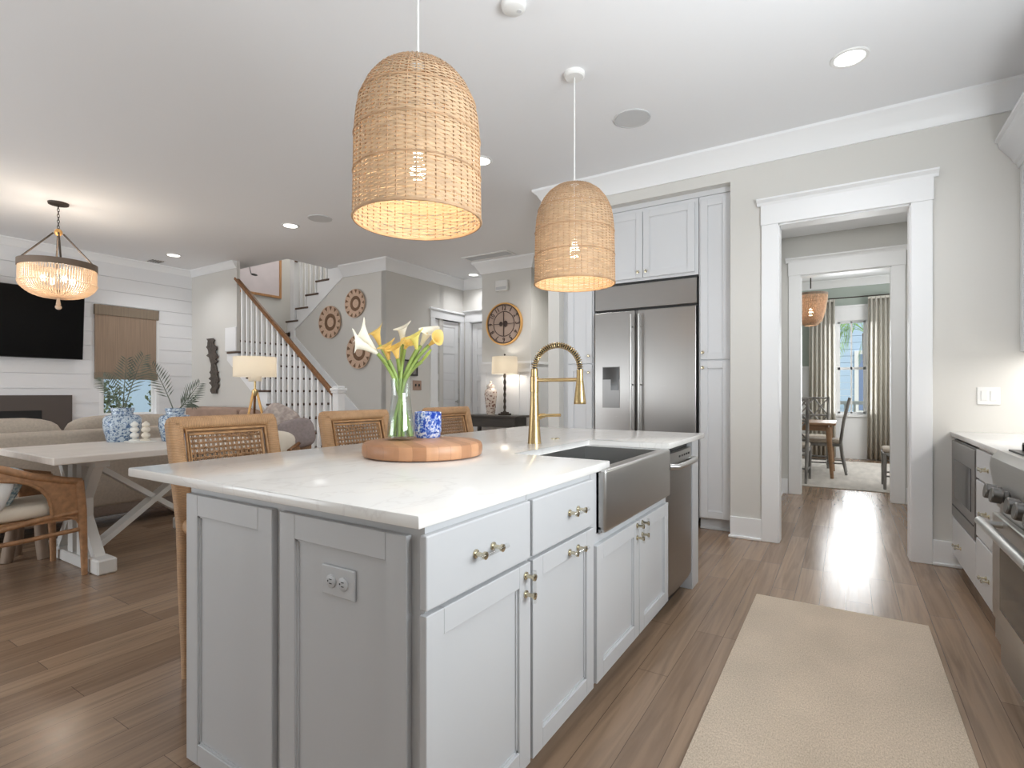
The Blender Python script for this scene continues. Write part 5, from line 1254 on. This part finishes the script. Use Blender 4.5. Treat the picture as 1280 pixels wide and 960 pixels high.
# ------------------------------------------------------------------ dining room
w2 = MB().box(-0.16, -0.12, WY-0.01, WY+0.12, 0.78, 2.60).box(0.30, 0.34, WY-0.01, WY+0.12, 0.78, 2.60).box(-0.24, 0.42, WY-0.03, WY+0.02, 2.46, 2.70).box(-0.26, 0.44, WY-0.05, WY, 2.70, 2.73).box(-0.22, 0.40, WY-0.06, WY+0.1, 0.745, 0.785).box(-0.24, -0.155, WY-0.025, WY, 0.78, 2.46).box(0.335, 0.42, WY-0.025, WY, 0.78, 2.46)
w2.box(-0.12, 0.30, WY+0.05, WY+0.09, 2.42, 2.48).box(-0.12, 0.30, WY+0.05, WY+0.09, 1.585, 1.63).box(-0.12, 0.30, WY+0.05, WY+0.09, 0.785, 0.83).box(-0.12, -0.085, WY+0.05, WY+0.09, 0.8, 2.45).box(0.265, 0.30, WY+0.05, WY+0.09, 0.8, 2.45).box(0.075, 0.10, WY+0.05, WY+0.09, 0.8, 2.45)
w2o = struct('window_2', w2, M['trim'])
MB().box(-0.10, 0.28, WY+0.068, WY+0.072, 0.8, 2.45).build('pane', M['pane'], w2o)
def curtain(x0, x1, label):
    t_ = thing('curtain', label, 'curtain', ((x0+x1)/2, WY-0.12, 0), 'dining room curtains'); n = 120; A_, B_ = [], []
    mb = MB()
    for i in range(n+1):
        u = i/n; x = x0+(x1-x0)*u; w = math.sin(u*2*PI*6)
        y = WY-0.13+0.045*w; x2 = (x-(x0+x1)/2)*1.06+(x0+x1)/2
        A_.append(mb.bm.verts.new((x, WY-0.13+0.03*w, 2.835))); B_.append(mb.bm.verts.new((x2, y, 0.02)))
    for i in range(n): mb.bm.faces.new((A_[i], A_[i+1], B_[i+1], B_[i]))
    o_ = mb.build('cloth', M['curtain'], t_, 60)
    md_ = o_.modifiers.new('thick', 'SOLIDIFY'); md_.thickness = 0.004
    hd_ = MB().box(x0, x1, WY-0.15, WY-0.11, 2.80, 2.84); hd_.build('heading', M['curtain'], t_)
curtain(-0.56, -0.16, 'beige pleated curtain left of the dining room window')
curtain(0.33, 0.72, 'beige pleated curtain right of the dining room window')
cr = thing('curtain_rod', 'dark curtain rod above the dining room window', 'curtain rod', (0.08, WY-0.13, 2.85))
MB().tube([(-0.7, WY-0.13, 2.855), (0.86, WY-0.13, 2.855)], 0.010, 8).build('rod', M['iron'], cr, 50)
for x in (-0.65, 0.80): MB().tube([(x, WY-0.13, 2.855), (x, WY, 2.855)], 0.008, 6).build('bracket', M['iron'], cr)
tag(MB().box(-2.6, 1.6, 7.58, 10.6, 0, 0.012, 0.004).build('area_rug', M['rug_d']), 'pale grey area rug under the dining room table', 'rug')
# woven bead chandelier in the dining room
dcx, dcy = -0.42, 8.6
dc = thing('woven_chandelier', 'woven rope chandelier hanging above the dining room table', 'chandelier', (dcx, dcy, 3.2))
MB().tube([(dcx, dcy, 2.65), (dcx, dcy, 3.18)], 0.008, 8).lathe([(0, 3.17), (0.06, 3.17), (0.065, 3.2)], (dcx, dcy, 0), 20).build('stem', M['iron'], dc, 50)
MB().lathe([(0.205, 2.545), (0.215, 2.545), (0.215, 2.575), (0.205, 2.575)], (dcx, dcy, 0), 40, cap0=False, cap1=False).build('ring', M['tan_w'], dc, 40)
M['rope'] = translucent('rope_strands', rgb(220, 194, 166), 0.3, 0.7, var=0.25, vs=(60, 60, 60))
rp = MB()
for k in range(72):
    a = 2*PI*k/72; P, Rr = [], []
    for i in range(21):
        t = i/20; r_ = 0.205*(1-0.42*t**1.6) if t < 0.85 else 0.205*(1-0.42*0.77)*(1-(t-0.85)*3.2)
        P.append((dcx+r_*math.cos(a), dcy+r_*math.sin(a), 2.545-0.42*t)); Rr.append(0.0085 if i % 2 else 0.006)
    rp.tube(P, Rr, 5)
o = rp.build('rope_skirt', M['rope'], dc, 60); o['kind'] = 'stuff'
MB().blob((dcx, dcy, 2.30), 0.03, (1, 1, 2.2)).build('bulb', M['bulb'], dc, 60)
light('dining_chandelier_light', 'POINT', (dcx, dcy, 2.40), 5, (1, 0.92, 0.8), 0.06)
tb = thing('dining_table', 'brown wooden dining table seen through the doorway', 'table', (-1.0, 8.75, 0))
MB().box(-1.95, -0.11, 8.28, 9.25, 0.735, 0.765, 0.006).build('tabletop', M['table_w'], tb)
MB().box(-1.85, -0.2, 8.36, 9.17, 0.655, 0.735).build('apron', M['table_w'], tb)
for x, y in ((-0.20, 8.36), (-0.20, 9.17), (-1.86, 8.36), (-1.86, 9.17)):
    sx = 1 if x > -1 else -1
    MB().tube([(x+sx*0.045, y, 0.012), (x, y, 0.70)], [0.022, 0.036], 8).build('leg', M['table_w'], tb, 50)
def dchair(loc, rz, label):
    t_ = thing('dining_chair', label, 'chair', (0, 0, 0), 'grey lattice-back dining chairs')
    g = M['gray_w']  # faces +X in its own frame, back at -X
    for s in (-1, 1):
        MB().tube([(0.20, s*0.21, 0), (0.20, s*0.215, 0.43)], [0.016, 0.02], 8).build('leg', g, t_, 50)
        MB().tube([(-0.27, s*0.19, 0), (-0.22, s*0.195, 0.25), (-0.20, s*0.20, 0.45), (-0.235, s*0.205, 0.75), (-0.31, s*0.21, 1.09)], [0.016, 0.02, 0.022, 0.02, 0.018], 8).build('rear_post', g, t_, 50)
    MB().box(-0.21, 0.22, -0.225, 0.225, 0.40, 0.44, 0.008).build('seat_frame', g, t_)
    MB().box(-0.19, 0.22, -0.22, 0.22, 0.44, 0.495, 0.025, 3).build('seat_cushion', M['linen'], t_, 40)
    def bx_(z): return -0.20-0.035*(z-0.45)/0.3 if z < 0.75 else -0.235-0.075*(z-0.75)/0.34
    for z in (0.56, 0.80, 1.075): MB().tube([(bx_(z), -0.20, z), (bx_(z), 0.20, z)], 0.015, 8).build('rail', g, t_, 50)
    lt = MB()
    for z0, z1 in ((0.56, 0.80), (0.80, 1.075)):
        for y0, y1 in ((-0.2, 0), (0, 0.2)):
            lt.tube([(bx_(z0), y0, z0), (bx_(z1), y1, z1)], 0.011, 6).tube([(bx_(z0), y1, z0), (bx_(z1), y0, z1)], 0.011, 6)
    lt.build('lattice', g, t_, 50)
    st_ = MB()
    for s in (-1, 1): st_.tube([(0.2, s*0.21, 0.16), (-0.245, s*0.193, 0.16)], 0.011, 6)
    st_.tube([(-0.02, -0.2, 0.16), (-0.02, 0.2, 0.16)], 0.011, 6); st_.build('stretcher', g, t_, 50)
    t_.location = loc; t_.rotation_euler = (0, 0, rz); return t_
dA = dchair((-0.26, 9.0, 0.012), PI, 'grey lattice-back dining chair seen side-on at the right end of the table')
dup(dA, (-0.62, 7.98, 0.012), PI/2, 'grey lattice-back dining chair at the near table side, half hidden by the door frame')
dup(dA, (-0.44, 9.66, 0.012), -PI/2, 'grey lattice-back dining chair on the far side of the table by the curtain')
dup(dA, (0.60, 7.98, 0.012), PI, 'grey lattice-back dining chair alone at the right door edge')
bpy.data.objects.remove(bpy.data.objects['_x']) if '_x' in bpy.data.objects else None

# ------------------------------------------------------------------ outside
struct('ground', MB().box(-40, 30, 11.6, 50, -0.5, -0.35).box(-40, -9.6, -15, 11.6, -0.5, -0.35), M['ext_ground'])
hb_ = thing('neighbour_house', 'pale blue house outside the dining room window', 'house', (0, 17, -0.35))
wl = MB()
for i in range(22): wl.box(-5, 7, 17-0.012*(i % 1), 17.2, -0.35+i*0.18, -0.35+i*0.18+0.172)
wl.build('siding', M['ext_blue'], hb_)
for x in (-2.5, 0.75, 3.2):
    wf = MB().box(x-0.55, x+0.55, 16.95, 17.0, 0.6, 2.3).build('window_frame', M['ext_white'], hb_)
    MB().box(x-0.45, x+0.45, 16.94, 16.96, 0.7, 2.2).build('pane', M['ext_dk'], wf)
MB().box(-5.4, 7.4, 16.6, 22, 3.6, 3.75).build('eave', M['ext_white'], hb_)
pr_ = thing('porch_railing', 'white porch railing outside the dining room window', 'railing', (0, 12.9, -0.35))
MB().box(-3, 3.5, 12.87, 12.93, 0.93, 1.0).box(-3, 3.5, 12.87, 12.93, -0.2, -0.13).build('rail', M['ext_white'], pr_)
for i in range(40): MB().box(-3+i*0.165, -2.96+i*0.165, 12.88, 12.92, -0.13, 0.93).build('baluster', M['ext_white'], pr_)
pt = thing('palm_tree', 'palm tree with drooping green fronds beyond the dining room window', 'tree', (0.45, 14.2, -0.35))
MB().tube([(0.45, 14.2, -0.35), (0.44, 14.2, 1.2), (0.40, 14.2, 2.5)], [0.12, 0.10, 0.09], 12).build('trunk', M['tan_w'], pt, 60)
M['palm_l'] = mat('palm_frond', rgb(150, 190, 96), 0.5, var=0.25, vs=(6, 6, 6))
for k in range(22):
    a = 2*PI*k/22+0.2; up_ = (0.75, 0.35, 0.0)[k % 3]
    frond((0.40, 14.2, 2.5), (0.40+1.2*math.cos(a), 14.2+1.2*math.sin(a), 2.0+up_), (0.25*math.cos(a), 0.25*math.sin(a), 0.75), 0.5, 20, 'frond', pt, M['palm_l'])
# beyond the living room window
nh2 = thing('garden_shed', 'pale blue building outside the living room window', 'building', (-13.5, 6, -0.35))
MB().box(-14, -13.8, 4.9, 7.4, -0.35, 2.6).build('siding', M['ext_blue'], nh2)
MB().box(-14.2, -13.5, 4.7, 7.6, 2.6, 2.72).build('eave', M['ext_white'], nh2)
def bush(c, r, label, n=160, seed=1):
    t_ = thing('shrub', label, 'shrub', (c[0], c[1], -0.35), 'shrubs outside the living room window'); rr = random.Random(seed)
    mb = MB()
    for i in range(n):
        d = Vector((rr.gauss(0, 1), rr.gauss(0, 1), rr.gauss(0, 1))).normalized()*r*rr.uniform(0.5, 1); p = Vector(c)+Vector((d.x, d.y, d.z*1.5))
        q = Vector((rr.gauss(0, 1), rr.gauss(0, 1), rr.gauss(0, 1))).normalized(); s_3 = q.orthogonal().normalized(); L = 0.09
        mb.bm.faces.new([mb.bm.verts.new(v) for v in (p, p+q*L*0.5+s_3*L*0.28, p+q*L, p+q*L*0.5-s_3*L*0.28)])
    mb.build('foliage', M['leaf'], t_)
    MB().tube([(c[0], c[1], -0.35), c], 0.03, 8).build('stem', M['tan_w'], t_)
bush((-11.0, 3.95, 1.0), 0.33, 'green shrub at the left side of the living room window', 260, 2)
bush((-11.6, 4.45, 0.85), 0.30, 'leafy green shrub seen low behind the porcelain planters', 160, 3)
bush((-11.3, 5.05, 1.05), 0.24, 'leafy green shrub at the middle of the living room window', 130, 5)
